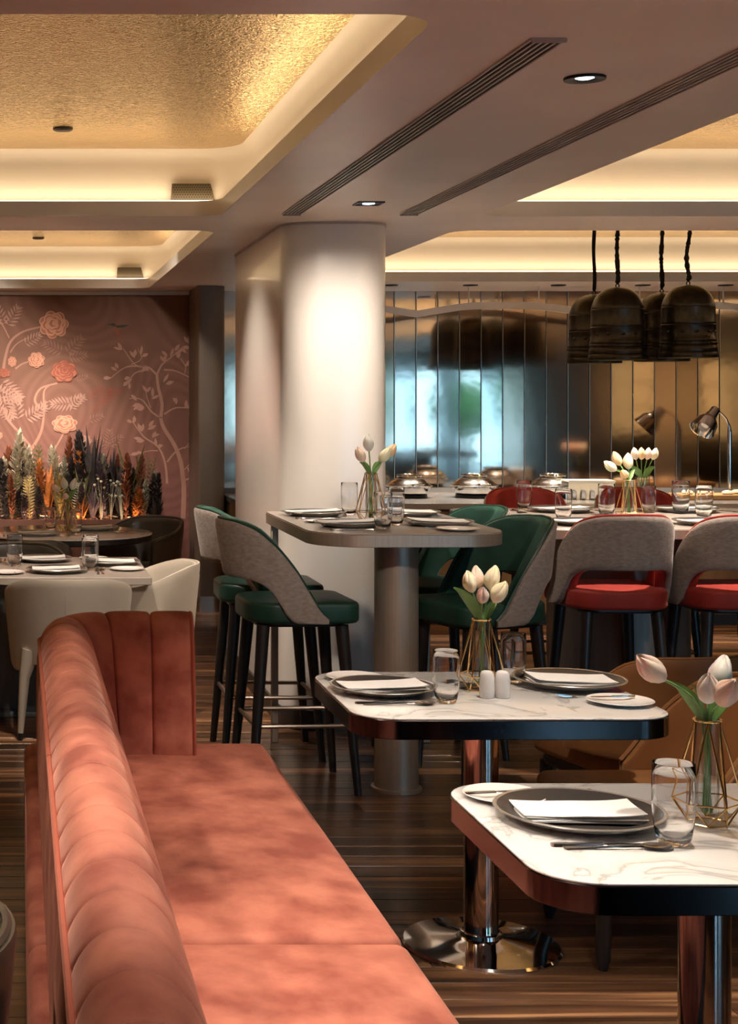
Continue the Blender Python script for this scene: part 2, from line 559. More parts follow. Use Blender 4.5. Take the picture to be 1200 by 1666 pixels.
def rrect(x0, x1, y0, y1, r, n=6, inset=0.0):
    """rounded rectangle, counter-clockwise; r one radius or four (x1y1, x0y1, x0y0, x1y0)"""
    if not isinstance(r, (list, tuple)): r = [r] * 4
    out = []
    for (cx, cy, sx, sy, a0), rr in zip([(x1, y1, 1, 1, 0), (x0, y1, -1, 1, 90), (x0, y0, -1, -1, 180), (x1, y0, 1, -1, 270)], r):
        for i in range(n + 1):
            a = R(a0 + 90 * i / n)
            q = max(rr - inset, 0.0005)
            out.append((cx - sx * rr + q * math.cos(a) - (0 if rr > inset else sx * (inset - rr)),
                        cy - sy * rr + q * math.sin(a) - (0 if rr > inset else sy * (inset - rr))))
    return out
def slab(mb, x0, x1, y0, y1, z0, z1, r=0.05, bev=0.005, n=6, m=0, capm=None, M=None, bev_n=2, dome=0.0):
    rings = []
    for k in range(bev_n + 1):
        a = R(90 * k / bev_n)
        rings.append([(x, y, z0 + bev - bev * math.cos(a)) for x, y in rrect(x0, x1, y0, y1, r, n, bev - bev * math.sin(a))])
    for k in range(bev_n + 1):
        a = R(90 * k / bev_n)
        rings.append([(x, y, z1 - bev + bev * math.sin(a)) for x, y in rrect(x0, x1, y0, y1, r, n, bev - bev * math.cos(a))])
    if dome:
        w_ = min(x1 - x0, y1 - y0) / 2
        for q, h in ((.25, .45), (.5, .75), (.75, .94), (.97, 1)):
            rings.append([(x, y, z1 + dome * h) for x, y in rrect(x0, x1, y0, y1, r, n, bev + (w_ - bev) * q * .97)])
    return mb.loft(rings, m, True, M, capm=capm)

def upath(Rr, a, cx):
    """U seen from above, open to +x; s in -1..1, returns x, y, outward normal"""
    L = a + PI * Rr / 2
    def f(s):
        d = abs(s) * L
        sg = 1 if s >= 0 else -1
        if d <= PI * Rr / 2:
            t = d / Rr
            return cx - Rr * math.cos(t), sg * Rr * math.sin(t), -math.cos(t), sg * math.sin(t)
        return cx + (d - PI * Rr / 2), sg * Rr, 0.0, float(sg)
    return f
def lerp_tab(tab):
    def f(u):
        for (a, va), (b, vb) in zip(tab, tab[1:]):
            if u <= b:
                t = (u - a) / (b - a) if b > a else 0
                t = t * t * (3 - 2 * t) if len(tab) > 2 and False else t
                return va + (vb - va) * t
        return tab[-1][1]
    return f
def smooth_tab(tab):
    import bisect
    xs = [a for a, _ in tab]; ys = [b for _, b in tab]
    n = len(xs)
    m = []
    for i in range(n):
        if i == 0: m.append((ys[1] - ys[0]) / (xs[1] - xs[0]))
        elif i == n - 1: m.append((ys[-1] - ys[-2]) / (xs[-1] - xs[-2]))
        else:
            d0 = (ys[i] - ys[i - 1]) / (xs[i] - xs[i - 1]); d1 = (ys[i + 1] - ys[i]) / (xs[i + 1] - xs[i])
            m.append(0 if d0 * d1 <= 0 else 2 * d0 * d1 / (d0 + d1))
    def f(u):
        u = min(max(u, xs[0]), xs[-1])
        i = min(max(bisect.bisect_right(xs, u) - 1, 0), n - 2)
        h = xs[i + 1] - xs[i]; t = (u - xs[i]) / h
        return ((2 * t ** 3 - 3 * t * t + 1) * ys[i] + (t ** 3 - 2 * t * t + t) * h * m[i] + (-2 * t ** 3 + 3 * t * t) * ys[i + 1] + (t ** 3 - t * t) * h * m[i + 1])
    return f
def shell(mb, path, top, bot, o0, o1, lean=None, ns=40, s0=-1.0, s1=1.0, zref=0.8, pinch=0.35, m=0):
    ts = [0, .03, .10, .3, .5, .7, .90, .97, 1]
    rings = []
    for i in range(ns + 1):
        s = s0 + (s1 - s0) * i / ns
        u = abs(s)
        x, y, nx, ny = path(s)
        zt, zb = top(u), bot(u)
        ring = []
        mid = (o0 + o1) / 2; half = (o0 - o1) / 2
        ep = 1.0
        if i in (0, ns): ep = pinch
        def P(t, side):
            z = zb + (zt - zb) * t
            k = 1.0
            if t < .001 or t > .999: k = pinch
            elif t < .05 or t > .95: k = (pinch + 1) / 2 + .15
            off = mid + side * half * min(k, 1) * ep + (lean(u) * (z - zref) if lean else 0)
            return (x + nx * off, y + ny * off, z)
        ring = [P(t, 1) for t in ts] + [P(t, -1) for t in reversed(ts)]
        rings.append(ring)
    return mb.loft(rings, m, True)
def rim_points(path, fz, off, lean=None, ns=40, s0=-1., s1=1., zref=.8):
    out = []
    for i in range(ns + 1):
        s = s0 + (s1 - s0) * i / ns
        u = abs(s)
        x, y, nx, ny = path(s)
        z = fz(u)
        o = off + (lean(u) * (z - zref) if lean else 0)
        out.append((x + nx * o, y + ny * o, z))
    return out

# ------------------------------------------------------------------ the setting
CZ = 2.52            # ceiling
WB = 12.5            # back wall
XL, XR = -3.5, 14.0
GZ, LIP = 2.865, 0.073

# floor: planks where they can be told apart, plain surface beyond
PY0, PY1, PX0, PX1 = 2.16, 7.56, -0.8, 3.4
mb = MB()
mb.box(PX0, PX1, PY0, PY1, -0.05, -0.012, 1)
for a in [(XL, XR, YR, PY0), (XL, XR, PY1, WB + .05), (XL, PX0, PY0, PY1), (PX1, XR, PY0, PY1)]:
    mb.box(a[0], a[1], a[2], a[3], -0.05, 0.0, 0)
floor = struct(mb.build('floor', ['wood_far', 'black_gloss'], smooth=0), 'dark walnut plank floor with paler streaks', 'floor')
pm = None
row = 0
y = PY0
while y < PY1 - .01:
    x = PX0 - (0.9 * rnd.random())
    while x < PX1:
        L = rnd.uniform(1.0, 2.1)
        a, b = max(x, PX0), min(x + L, PX1)
        if b - a > .03:
            if pm is None:
                q = MB()
                rings = [[(sx * .5 - (i_ if sx > 0 else -i_), yy, zz) for sx, yy in ()] for i_ in ()]
                q.rbox(0, 1, 0.0015, 0.1185, -0.011, 0, 0.0015, 1)
                pm = q.mesh('plank', 'wood_plank', smooth=0)
            o = link('plank', pm, floor, (a + .001, y, 0))
            o.scale.x = b - a - .002
        x += L
    y += 0.12

# ceiling with four lit coves
COVES = [(-3.1, 0.965, 3.51, 7.38), (2.21, 7.4, 3.4, 7.38), (-3.1, 1.03, 8.0, 12.15), (2.27, 7.4, 8.0, 11.46)]
cu = bpy.data.curves.new('ceiling_outline', 'CURVE')
cu.dimensions = '2D'
cu.fill_mode = 'BOTH'
cu.extrude = LIP / 2
def spl(pts):
    s = cu.splines.new('POLY')
    s.points.add(len(pts) - 1)
    for p, (x, y) in zip(s.points, pts): p.co = (x, y, 0, 1)
    s.use_cyclic_u = True
spl([(XL - .1, YR - .1), (XR + .1, YR - .1), (XR + .1, WB + .1), (XL - .1, WB + .1)])
for c in COVES:
    spl(rrect(*c, 0.13, 8))
co = bpy.data.objects.new('tmp', cu)
COL.objects.link(co)
dg = bpy.context.evaluated_depsgraph_get()
me = bpy.data.meshes.new_from_object(co.evaluated_get(dg))
bpy.data.objects.remove(co)
bm = bmesh.new(); bm.from_mesh(me)
bmesh.ops.remove_doubles(bm, verts=bm.verts[:], dist=1e-5)
bm.normal_update()
me.materials.clear()
me.materials.append(MATS['plaster']); me.materials.append(MATS['lip_white'])
for f in bm.faces:
    f.material_index = 1 if abs(f.normal.z) < 0.5 else 0
    f.smooth = abs(f.normal.z) < 0.5
bm.to_mesh(me); bm.free()
me.set_sharp_from_angle(angle=R(30))
ceiling = link('ceiling', me, None, (0, 0, CZ + LIP / 2))
struct(ceiling, 'taupe plaster ceiling with four recessed golden coves', 'ceiling')
def area(loc, rot, sx, sy, watts, color, name='cove_light'):
    l = bpy.data.lights.new(name, 'AREA')
    l.shape = 'RECTANGLE'
    l.size, l.size_y, l.energy, l.color = sx, sy, watts, color
    o = bpy.data.objects.new(name, l)
    COL.objects.link(o)
    o.location = loc
    o.rotation_euler = rot
    return o
for c in COVES:
    x0, x1, y0, y1 = c
    e = 0.17
    mb = MB()
    rings = []
    zb, r0 = CZ + LIP, 0.25
    for q, z in [(0, zb), (0, GZ - .07)] + [(.07 - .07 * math.cos(R(a)), GZ - .07 + .07 * math.sin(R(a))) for a in (22, 45, 67, 90)]:
        rings.append([(x, y, z - CZ - LIP / 2) for x, y in rrect(x0 - e, x1 + e, y0 - e, y1 + e, r0, 8, q)])
    mb.loft(rings, 0, caps=False)
    mb.build('cove_wall', 'cove_white', ceiling)
    mb = MB()
    p = rrect(x0 - e, x1 + e, y0 - e, y1 + e, r0, 8, .068)
    mb.loft([[(x, y, GZ - .004 - CZ - LIP / 2) for x, y in p], [(x, y, GZ + .03 - CZ - LIP / 2) for x, y in p]])
    mb.build('gold_panel', 'gold_panel', ceiling, smooth=0)
    # LED profile on the ledge, all the way round
    mb = MB()
    zl = zb - CZ - LIP / 2
    for a in [(x0, x1, y1 + .05, y1 + .07), (x0, x1, y0 - .07, y0 - .05), (x1 + .05, x1 + .07, y0, y1), (x0 - .07, x0 - .05, y0, y1)]:
        mb.box(a[0], a[1], a[2], a[3], zl, zl + .012)
    mb.build('light_strip', 'led_glow', ceiling, smooth=0)
    zz = zb + .03
    W, H = x1 - x0, y1 - y0
    up = 0.0
    area(((x0 + x1) / 2, y1 + .12, zz), (R(180 - 15), 0, 0), W, .03, COVE_W * W, WARM)
    area(((x0 + x1) / 2, y0 - .12, zz), (R(180 + 15), 0, 0), W, .03, COVE_W * W, WARM)
    area((x1 + .12, (y0 + y1) / 2, zz), (0, R(180 + 15), 0), .03, H, COVE_W * H, WARM)
    area((x0 - .12, (y0 + y1) / 2, zz), (0, R(180 - 15), 0), .03, H, COVE_W * H, WARM)

# walls
mb = MB(); mb.box(1.45, XR, WB, WB + .1, 0, CZ)
wall_back = struct(mb.build('wall_back', 'dark_wall', smooth=0), 'back wall clad in upright bronze mirror panels', 'wall')
PW = 0.176
pmesh = {}
x = 1.47
i = 0
TILT = random.Random(5)
while x < 6.9:
    k = [0, 1, 3, 0, 1, 3, 2, 0, 1, 3, 0, 3, 0, 3, 2, 2, 5, 5, 5, 3, 0, 4, 2, 0, 3, 1, 4, 0, 1, 3, 2, 0][i % 32]
    if k not in pmesh:
        q = MB(); q.rbox(.002, PW - .006, -.016, 0, 0, CZ - .90, .002, 1)
        pmesh[k] = q.mesh('mirror_panel', PANEL[k], smooth=0)
    o = link('mirror_panel', pmesh[k], wall_back, (x, WB - .001, .90))
    o.rotation_euler = (R(TILT.uniform(-.12, .12)), 0, R(TILT.uniform(-.35, .35)))
    if 't' not in pmesh:
        q = MB(); q.box(-.0025, .0017, -.018, 0, 0, CZ - .90)
        pmesh['t'] = q.mesh('panel_trim', 'trim_steel', smooth=0)
    link('panel_trim', pmesh['t'], wall_back, (x, WB - .001, .90))
    x += PW
    i += 1
mb = MB(); mb.box(XL, 1.45, WB, WB + .1, 0, CZ)
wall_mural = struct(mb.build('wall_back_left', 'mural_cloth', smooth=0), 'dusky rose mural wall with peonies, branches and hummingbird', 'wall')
mb = MB(); mb.box(XL - .1, XL, YR, WB, 0, CZ)
struct(mb.build('wall_left', 'side_wall', smooth=0), 'pale beige side wall beyond the left edge', 'wall')
mb = MB(); mb.box(XR, XR + .1, YR, WB, 0, CZ)
struct(mb.build('wall_right', 'side_wall', smooth=0), 'pale beige side wall beyond the right edge', 'wall')
# wall behind the camera with the street windows mirrored in the bronze panels
mb = MB()
xs = [XL] + [v for p in WIN for v in p] + [XR]
for a, b in zip(xs[0::2], xs[1::2]): mb.box(a, b, YR - .15, YR, 0, CZ)
for a, b in WIN:
    mb.box(a, b, YR - .15, YR, 0, .1); mb.box(a, b, YR - .15, YR, 2.15, CZ)
struct(mb.build('wall_front', 'dark_wall', smooth=0), 'street wall behind the viewer with tall windows', 'wall')
for n_, (a, b) in enumerate(WIN):
    mb = MB()
    for q in [(a, a + .05, .1, 2.15), (b - .05, b, .1, 2.15), (a, b, .1, .15), (a, b, 2.10, 2.15), ((a + b) / 2 - .02, (a + b) / 2 + .02, .15, 2.1)]:
        mb.box(q[0], q[1], YR - .11, YR - .05, q[2], q[3])
    o = struct(mb.build('window_%d' % (n_ + 1), 'black_metal', smooth=0), 'tall dark framed street window behind the viewer, %s from left' % ORD[n_], 'window')
    q = MB(); q.box(a + .05, b - .05, YR - .083, YR - .077, .15, 2.1)
    q.build('pane', 'window_glass', o, smooth=0)
# back bar behind the viewer, its lit shelves mirrored in the bronze panels
bb = thing('back_bar', 'warmly lit back bar shelves behind the viewer, mirrored in bronze panels', 'shelf', (12.0, YR + .01, 0))
q = MB(); q.box(-1.3, 1.9, 0, .36, 0, 1.0); q.build('cupboard', 'counter_body', bb, smooth=0)
q = MB(); q.box(-1.3, 1.9, .0, .02, 1.0, 2.4); q.build('backlit_panel', 'bar_glow', bb, smooth=0)
for zz in (1.0, 1.45, 1.9, 2.36):
    q = MB(); q.box(-1.3, 1.9, .02, .30, zz, zz + .035); q.build('shelf', 'dark_wall', bb, smooth=0)
for xx in (-1.3, -.5, .3, 1.1, 1.86):
    q = MB(); q.box(xx, xx + .04, .02, .30, 1.0, 2.395); q.build('upright', 'dark_wall', bb, smooth=0)
# street outside
mb = MB(); mb.box(-8, 18, YR - 14, YR - .15, -.06, -.02)
struct(mb.build('ground', 'paving', smooth=0), 'pale paving of the street outside the windows', 'ground')
for n_, (tx, ty, ts) in enumerate([(3.6, -8.5, .9), (6.9, -7.0, .75), (8.9, -6.4, .6), (12.2, -9.5, 1.2)]):
    t = thing('street_tree', 'leafy green street tree outside the windows, %s from left' % ORD[n_], 'tree', (tx, ty, -.02), 0, 'trees in the street')
    q = MB(); q.tube([(0, 0, 0), (.05, 0, .8), (0, .05, 1.6)], [.12, .09, .07], 8)
    q.build('trunk', 'black_wood', t)
    bm = bmesh.new()
    bmesh.ops.create_icosphere(bm, subdivisions=4, radius=ts)
    tr = random.Random(n_)
    for v in bm.verts:
        v.co *= 1 + tr.uniform(-.16, .16)
        v.co.z = v.co.z * .9 + 1.1 + ts * .6
    me = bpy.data.meshes.new('crown'); bm.to_mesh(me); bm.free(); me.materials.append(MATS['tree_green'])
    link('crown', me, t)

# white pillar wall, brown pilaster
def upright(poly, z0, z1):
    return MB().loft([[(x, y, z0) for x, y in poly], [(x, y, z1) for x, y in poly]])
PX = (1.317, 1.85, 7.60, 9.36)
pil = struct(upright(rrect(*PX, [.03, .03, .17, .17], 8), .10, CZ).build('wall_pillar', 'pillar_white', smooth=30), 'glossy white pillar wall with rounded corners', 'pillar')
upright(rrect(*PX, [.03, .03, .17, .17], 8, -.012), 0.0, .10).build('skirting', 'skirting', pil, smooth=30)
upright(rrect(*PX, [.03, .03, .17, .17], 8, -.006), CZ - .012, CZ - .001).build('reveal_trim', 'vent_fin', pil, smooth=30)  # thin taupe reveal strip around the pillar top
q = MB(); q.rbox(PX[0] - .004, PX[0], 8.92, 9.0, .30, .38, .001, 1)
s_ = q.build('socket', 'porcelain', pil)
pl = struct(upright(rrect(1.385, 1.60, 11.85, 12.5, [.10, .02, .02, .10], 8), .12, CZ).build('wall_pilaster', 'pilaster', smooth=30), 'brown round-cornered pilaster beside the mural', 'pillar')
upright(rrect(1.38, 1.605, 11.845, 12.5, [.10, .02, .02, .10], 8), 0, .12).build('metal_shoe', 'brushed_shoe', pl, smooth=30)
q = MB(); q.box(XL, 1.38, WB - .02, WB, 0, .10)
struct(q.build('baseboard_back', 'skirting', smooth=0), 'dark skirting board along the mural wall', 'baseboard')
q = MB(); q.box(XL, 1.385, WB - .03, WB, CZ - .03, CZ - .002)
struct(q.build('trim_1', 'lip_white', smooth=0), 'thin pale trim above the mural wall', 'trim')

# ------------------------------------------------------------------ ceiling fittings
def diffuser(x, y0, y1, label):
    wd = .085
    t = thing('linear_air_diffuser', label, 'air vent', (x, y0, CZ), 0, 'slot diffusers in the ceiling')
    q = MB(); q.box(-wd / 2 + .002, wd / 2 - .002, 0, y1 - y0, -.002, -.0005)  # flat near-black strip, its colour stands for the shade inside the slots
    q.build('slot_shade_strip', 'vent_dark', t, smooth=0)
    n = 5
    me = None
    for i in range(n + 1):
        xx = -wd / 2 + wd * i / n
        if me is None:
            q = MB(); q.box(-.0028, .0028, 0, y1 - y0, -.006, -.0005)
            me = q.mesh('blade', 'vent_fin', 0)
        link('blade', me, t, (xx, 0, 0))
    q = MB(); q.box(-wd / 2, wd / 2, -.004, 0, -.012, 0); q.box(-wd / 2, wd / 2, y1 - y0, y1 - y0 + .004, -.012, 0)
    q.build('end_cap', 'vent_fin', t, smooth=0)
diffuser(1.29, 3.74, 7.26, 'slotted linear air diffuser nearer the big gold cove')
diffuser(1.845, 3.0, 7.26, 'slotted linear air diffuser nearer the right hand cove')

def downlight(x, y, z, label, square=False, r=.05, group=None, lens='lens_glow'):
    t = thing('downlight', label, 'downlight', (x, y, z), 0, group)
    q = MB()
    if square:
        for a in [(-.06, .06, -.06, -.05), (-.06, .06, .05, .06), (-.06, -.05, -.05, .05), (.05, .06, -.05, .05)]:
            q.box(*a, -.006, 0)
        q.box(-.05, .05, -.05, .05, -.002, 0)
    else:
        q.lathe([(r * .46, -.001), (r * .52, -.003), (r * .8, -.0065), (r, -.007), (r * 1.02, -.002), (r * 1.02, 0)], 28)
    q.build('bezel', 'black_metal', t)
    q = MB(); q.lathe([(0.0005, -.0045), (r * .3, -.0045), (r * .48, -.001)], 20) if not square else q.lathe([(.0005, -.0048), (.026, -.0048), (.028, -.002)], 20)
    q.build('lens', lens, t)
downlight(1.547, 4.20, CZ, 'round black downlight between the two slot diffusers', r=.055)
spot((1.547, 4.20, CZ - .03), (1.40, 4.5, .75), 46, 66)
downlight(1.567, 6.88, CZ, 'square black downlight in front of the white pillar', True)
spot((1.567, 6.88, CZ - .03), (1.62, 7.60, 1.1), 33, 112, 1.0)
for i, px_ in enumerate([635, 765, 908, 1045, 1180]):
    D = (CZ - HC) * F / (650 - 463.5)
    xx = (px_ - VX) * D / F
    downlight(xx, D, CZ, 'small dark downlight over the buffet, %s from the pillar' % ORD[i], r=.055, group='downlights above the buffet', lens='black_gloss')
    spot((xx, D, CZ - .03), (xx, D - .05, 0), 60, 76)
for lx, ly, lab in [(0.2, 6.92, 'flush round downlight in the large gold ceiling panel'), (0.15, 11.6, 'flush round downlight in the far gold ceiling panel')]:
    t = thing('ceiling_disc', lab, 'downlight', (lx, ly, GZ - .004))
    q = MB(); q.lathe([(.0005, -.012), (.035, -.012), (.045, -.006), (.045, .0)], 24); q.build('disc', 'pilaster', t)
    spot((lx, ly, GZ - .05), (lx + .15, ly + (.7 if ly < 8 else .5), .8), 80, 74, .9)

# cove grilles
for (cx, cy, lab) in [(0.86, 7.525, 'perforated bronze grille low in the large gold cove'), (0.90, 12.295, 'perforated bronze grille low in the far gold cove')]:
    t = thing('cove_grille', lab, 'vent', (cx, cy, CZ + LIP + .006))
    q = MB()
    p = [(-.115, 0), (.105, 0), (.080, .098), (-.108, .098)]
    q.loft([[(a, -.004, b) for a, b in p], [(a, .010, b) for a, b in p]])
    q.build('plate', 'grille_bronze', t, smooth=0)
    h = MB()
    for i in range(17):
        for j in range(8):
            xx = -.10 + i * .0125 + (.006 if j % 2 else 0); zz = .008 + j * .0118
            if xx < .098 - zz * .25:
                h.add([(xx - .0042, -.0045, zz), (xx, -.0045, zz - .0042), (xx + .0042, -.0045, zz), (xx, -.0045, zz + .0042)], [(0, 1, 2, 3)])
    o = h.build('perforation', 'vent_dark', t, smooth=0)
    o['kind'] = 'stuff'

# light the viewer's end of the room: downlights over the sofa and the tables, out of the frame
for k, (lx, ly, aim, wt, dg_) in enumerate([(0.55, 2.95, (.55, 2.75, .45), 48, 64), (0.40, 4.35, (.35, 3.9, .5), 26, 60), (1.45, 3.15, (1.4, 3.2, .75), 34, 66),
                                       (0.25, 1.7, (.3, 2.1, .6), 16, 60), (-.9, 3.0, (.0, 3.3, .5), 34, 70)]):  # last one added out of view to brighten the outer sofa side
    zz = GZ - .004 if lx < .9 and ly > 3.6 else CZ
    downlight(lx, ly, zz, ['round downlight above the near end of the coral sofa', 'round downlight above the middle of the coral sofa',
                           'round downlight above the nearest marble table', 'round downlight above the viewer', 'unseen downlight added over the aisle to brighten the sofa side'][k])
    spot((lx, ly, zz - .03), aim, wt, dg_)
for k, (lx, ly, wt) in enumerate([(3.0, 6.55, 150), (3.9, 6.55, 110)]):
    downlight(lx, ly, GZ - .004, ['round downlight over the communal table, nearer the pillar', 'round downlight over the communal table, further right'][k])
    spot((lx, ly, GZ - .04), (lx - .05, ly + .75, 1.0), wt, 52)
for lx, ly, aim, wt, dg_, lab in [(1.10, 3.15, (1.05, 6.6, .95), 55, 34, 'unseen downlight added to brighten the green stools left of high table'), (2.62, 4.2, (2.65, 6.75, .9), 28, 56, 'unseen downlight added to brighten the red stool backs')]:  # unseen downlights added to brighten the stool backs
    zz = CZ if lx < 2 else GZ - .004
    downlight(lx, ly, zz, lab)
    spot((lx, ly, zz - .035), aim, wt, dg_, .8)
downlight(0.2, 8.6, GZ - .004, 'unseen downlight added in the far gold panel to brighten white pillar')  # added out of sight behind the beam to brighten the pillar's left face
spot((0.2, 8.6, GZ - .04), (1.32, 8.45, 1.25), 50, 62, .9)
for k, (lx, ly, ax, wt) in enumerate([(-.55, 9.4, -.45, 260), (.75, 9.4, .95, 60)]):
    downlight(lx, ly, GZ - .004, ['round downlight washing the left of the mural', 'round downlight washing the right of the mural'][k])
    spot((lx, ly, GZ - .04), (ax, 12.5, 1.35), wt, 46, 1.0)

# ------------------------------------------------------------------ sofa
sofa = thing('banquette_sofa', 'long coral velvet banquette with channelled back and end wing', 'sofa', (0.44, 3.3, 0))
SX, SY = 0.44, 3.3
q = MB(); q.box(.10 - SX, .78 - SX, 1.35 - SY, 5.25 - SY, 0, .12)
q.build('plinth', 'black_wood', sofa, smooth=0)
def cushion(y0, y1):
    q = MB()
    slab(q, .02 - SX, .853 - SX, y0 - SY, y1 - SY, .12, .452, r=.035, bev=.03, n=4, bev_n=4)
    # crown the top a little with a finely divided skin
    nx_, ny_ = 14, 26
    vs, fs = [], []
    for j in range(ny_ + 1):
        for i in range(nx_ + 1):
            u, v = i / nx_, j / ny_
            e_ = min(u, 1 - u, 1); g = min(v * 2, (1 - v) * 2, 1)
            h = (1 - (2 * u - 1) ** 6) * (1 - (2 * v - 1) ** 10)
            vs.append((.045 - SX + u * (.83 - .045), y0 + .025 + v * (y1 - y0 - .05) - SY, .449 + .012 * h + .0016 * math.sin(9 * u + 5 * v) * h))
    for j in range(ny_):
        for i in range(nx_):
            a = j * (nx_ + 1) + i
            fs.append((a, a + 1, a + nx_ + 2, a + nx_ + 1))
    q.add(vs, fs)
    return q.build('seat_cushion', 'coral_velvet', sofa)
cushion(3.39, 5.335)
cushion(1.30, 3.375)
PROF = [(-.135, .455), (-.137, .60), (-.136, .76), (-.130, .83), (-.115, .875), (-.090, .905), (-.058, .919), (-.025, .916), (.008, .896),
        (.034, .862), (.054, .815), (.078, .72), (.104, .60), (.124, .51), (.130, .455)]
_P = [Vector(p) for p in PROF]
PROF = []
for i in range(len(_P) - 1):
    p0, p1, p2, p3 = _P[max(i - 1, 0)], _P[i], _P[i + 1], _P[min(i + 2, len(_P) - 1)]
    for k in range(3):
        t_ = k / 3
        v_ = .5 * ((2 * p1) + (-p0 + p2) * t_ + (2 * p0 - 5 * p1 + 4 * p2 - p3) * t_ * t_ + (-p0 + 3 * p1 - 3 * p2 + p3) * t_ ** 3)
        PROF.append((v_.x, v_.y))
PROF.append(tuple(_P[-1]))
def sofa_path(d):
    l1, r_ = 5.04 - 1.32, .16
    if d <= l1: return (.195, 1.32 + d, 1, 0, 1.0)
    d2 = d - l1
    if d2 <= r_ * PI / 2:
        a = d2 / r_
        return (.355 - r_ * math.cos(a), 5.04 + r_ * math.sin(a), math.cos(a), -math.sin(a), 1 - .22 * a / (PI / 2))
    d3 = d2 - r_ * PI / 2
    return (.355 + d3, 5.04 + r_, 0, -1, .78)
TOTAL = (5.04 - 1.32) + .16 * PI / 2 + .235
def prof_norm(i):
    a = Vector(PROF[max(i - 1, 0)]); b = Vector(PROF[min(i + 1, len(PROF) - 1)])
    t = (b - a).normalized()
    return Vector((t.y * -1, t.x)) if False else Vector((-t.y, t.x))
cen = Vector((0, .65))
def channel(d0, d1, dep=1.0):
    rings = []
    n = 8 if d1 - d0 > .1 else 6
    for t, ins in [(0, .016), (.03, .007), (.09, .0025), (.2, .0008), (.35, 0), (.5, 0), (.65, 0), (.8, .0008), (.91, .0025), (.97, .007), (1, .016)]:
        x, y, nx, ny, sc = sofa_path(d0 + (d1 - d0) * t)
        ring = []
        for i, (n_, z_) in enumerate(PROF):
            nn = prof_norm(i)
            v = Vector((n_, z_))
            if nn.dot(v - cen) < 0: nn = -nn
            edge = 1.0 if i not in (0, len(PROF) - 1) else .4
            v = v - nn * ins * edge * dep
            ring.append((x + nx * v.x * sc - SX, y + ny * v.x * sc - SY, v.y))
        rings.append(ring)
    q = MB(); q.loft(rings)
    return q.build('back_channel', 'coral_velvet', sofa, smooth=50)
ndiv = 14
join = 3.382 - 1.32
L1 = [join * i / 13 for i in range(14)]
L2 = [join + .004 + (TOTAL - join - .004) * i / 15 for i in range(16)]
for a, b in list(zip(L1, L1[1:])) + list(zip(L2, L2[1:])):
    channel(a, b, .95 if b > 3.8 else .32)
def piping(n_, z_, d0, d1, name='piping', r=.006):
    pts = []
    k = max(int((d1 - d0) / .06), 4)
    for i in range(k + 1):
        x, y, nx, ny, sc = sofa_path(d0 + (d1 - d0) * i / k)
        pts.append((x + nx * n_ * sc - SX, y + ny * n_ * sc - SY, z_))
    q = MB(); q.tube(pts, r, 6)
    q.build(name, 'coral_piping', sofa)
piping(-.128, .852, 0, join); piping(-.128, .852, join + .004, TOTAL)
pts = []
x, y, nx, ny, sc = sofa_path(TOTAL)
q = MB(); q.tube([(x - SX - .005, y + ny * n_ * .955 * sc - SY, .455 + (z_ - .455) * .985) for n_, z_ in PROF], .007, 6)
q.build('piping', 'coral_piping', sofa)

# ------------------------------------------------------------------ stools
def make_stool(name, label, velvet, seatmat, cat='bar stool'):
    t = thing(name, label, cat)
    q = MB(); slab(q, -.235, .235, -.225, .225, .712, .800, r=[.065, .15, .15, .065], bev=.018, n=8, bev_n=4, dome=.007)
    q.build('seat', seatmat, t)
    q = MB(); slab(q, -.19, .19, -.18, .18, .695, .716, r=.08, bev=.004)
    q.build('seat_board', 'black_wood', t)
    path = upath(.222, .125, -.035)
    top = smooth_tab([(0, 1.135), (.2, 1.130), (.38, 1.105), (.52, 1.05), (.68, .955), (.82, .85), (.93, .765), (1, .735)])
    bot = smooth_tab([(0, .895), (.28, .893), (.42, .880), (.52, .845), (.60, .785), (.66, .735), (.74, .716), (1, .714)])
    lean = lambda u: .16 * max(0, 1 - u * 1.15)
    q = MB(); shell(q, path, top, bot, .030, .004, lean, 44, pinch=.4)
    q.build('back_shell', 'taupe_fabric', t)
    top2 = lambda u: top(u) + .004
    bot2 = lambda u: max(bot(u) - .0, .72)
    q = MB(); shell(q, path, top2, bot2, .006, -.040, lean, 44, pinch=.55)
    q.build('backrest', velvet, t)
    q = MB(); q.tube(rim_points(path, lambda u: top(u) + .003, .010, lean, 44), .0075, 6)
    q.build('piping', seatmat, t)
    for sx in (-1, 1):
        for sy in (-1, 1):
            q = MB(); q.tube([(sx * .165, sy * .155, .70), (sx * .185, sy * .172, .45), (sx * .222, sy * .205, .0)], [.028, .024, .0155], 10)
            q.build('leg', 'black_wood', t)
    q = MB()
    k = .20; ky = .187; z = .285
    q.tube([(x_, y_, z) for x_, y_ in rrect(-k, k, -ky, ky, .03, 4)], .0095, 8, closed=True)
    q.build('footrest', 'foot_metal', t)
    return t
gs = make_stool('bar_stool', '', 'green_velvet', 'green_leather')
gu = [False]
G = 'green bar stools at the high table'
place(gs, gu, (1.175, 6.56, 0), R(3), 'green bar stool with taupe back, left of high table, nearest', G)
place(gs, gu, (1.155, 7.17, 0), R(0), 'green bar stool with taupe back, left of high table, further one', G)
place(gs, gu, (1.945, 6.49, 0), R(200), 'green velvet bar stool right of high table, nearest', G)
place(gs, gu, (1.95, 7.13, 0), R(195), 'green velvet bar stool right of high table, further one', G)
rs = make_stool('bar_stool', '', 'red_velvet', 'red_velvet')
ru = [False]
G = 'red bar stools at the communal table'
place(rs, ru, (2.67, 6.97, 0), R(90), 'red bar stool turned away, taupe back whole in view, centre right', G)
place(rs, ru, (3.205, 6.97, 0), R(90), 'red bar stool turned away, taupe back cut by the right edge', G)
place(rs, ru, (2.83, 8.42, 0), R(-90), 'red velvet bar stool across the communal table, behind green stool', G)
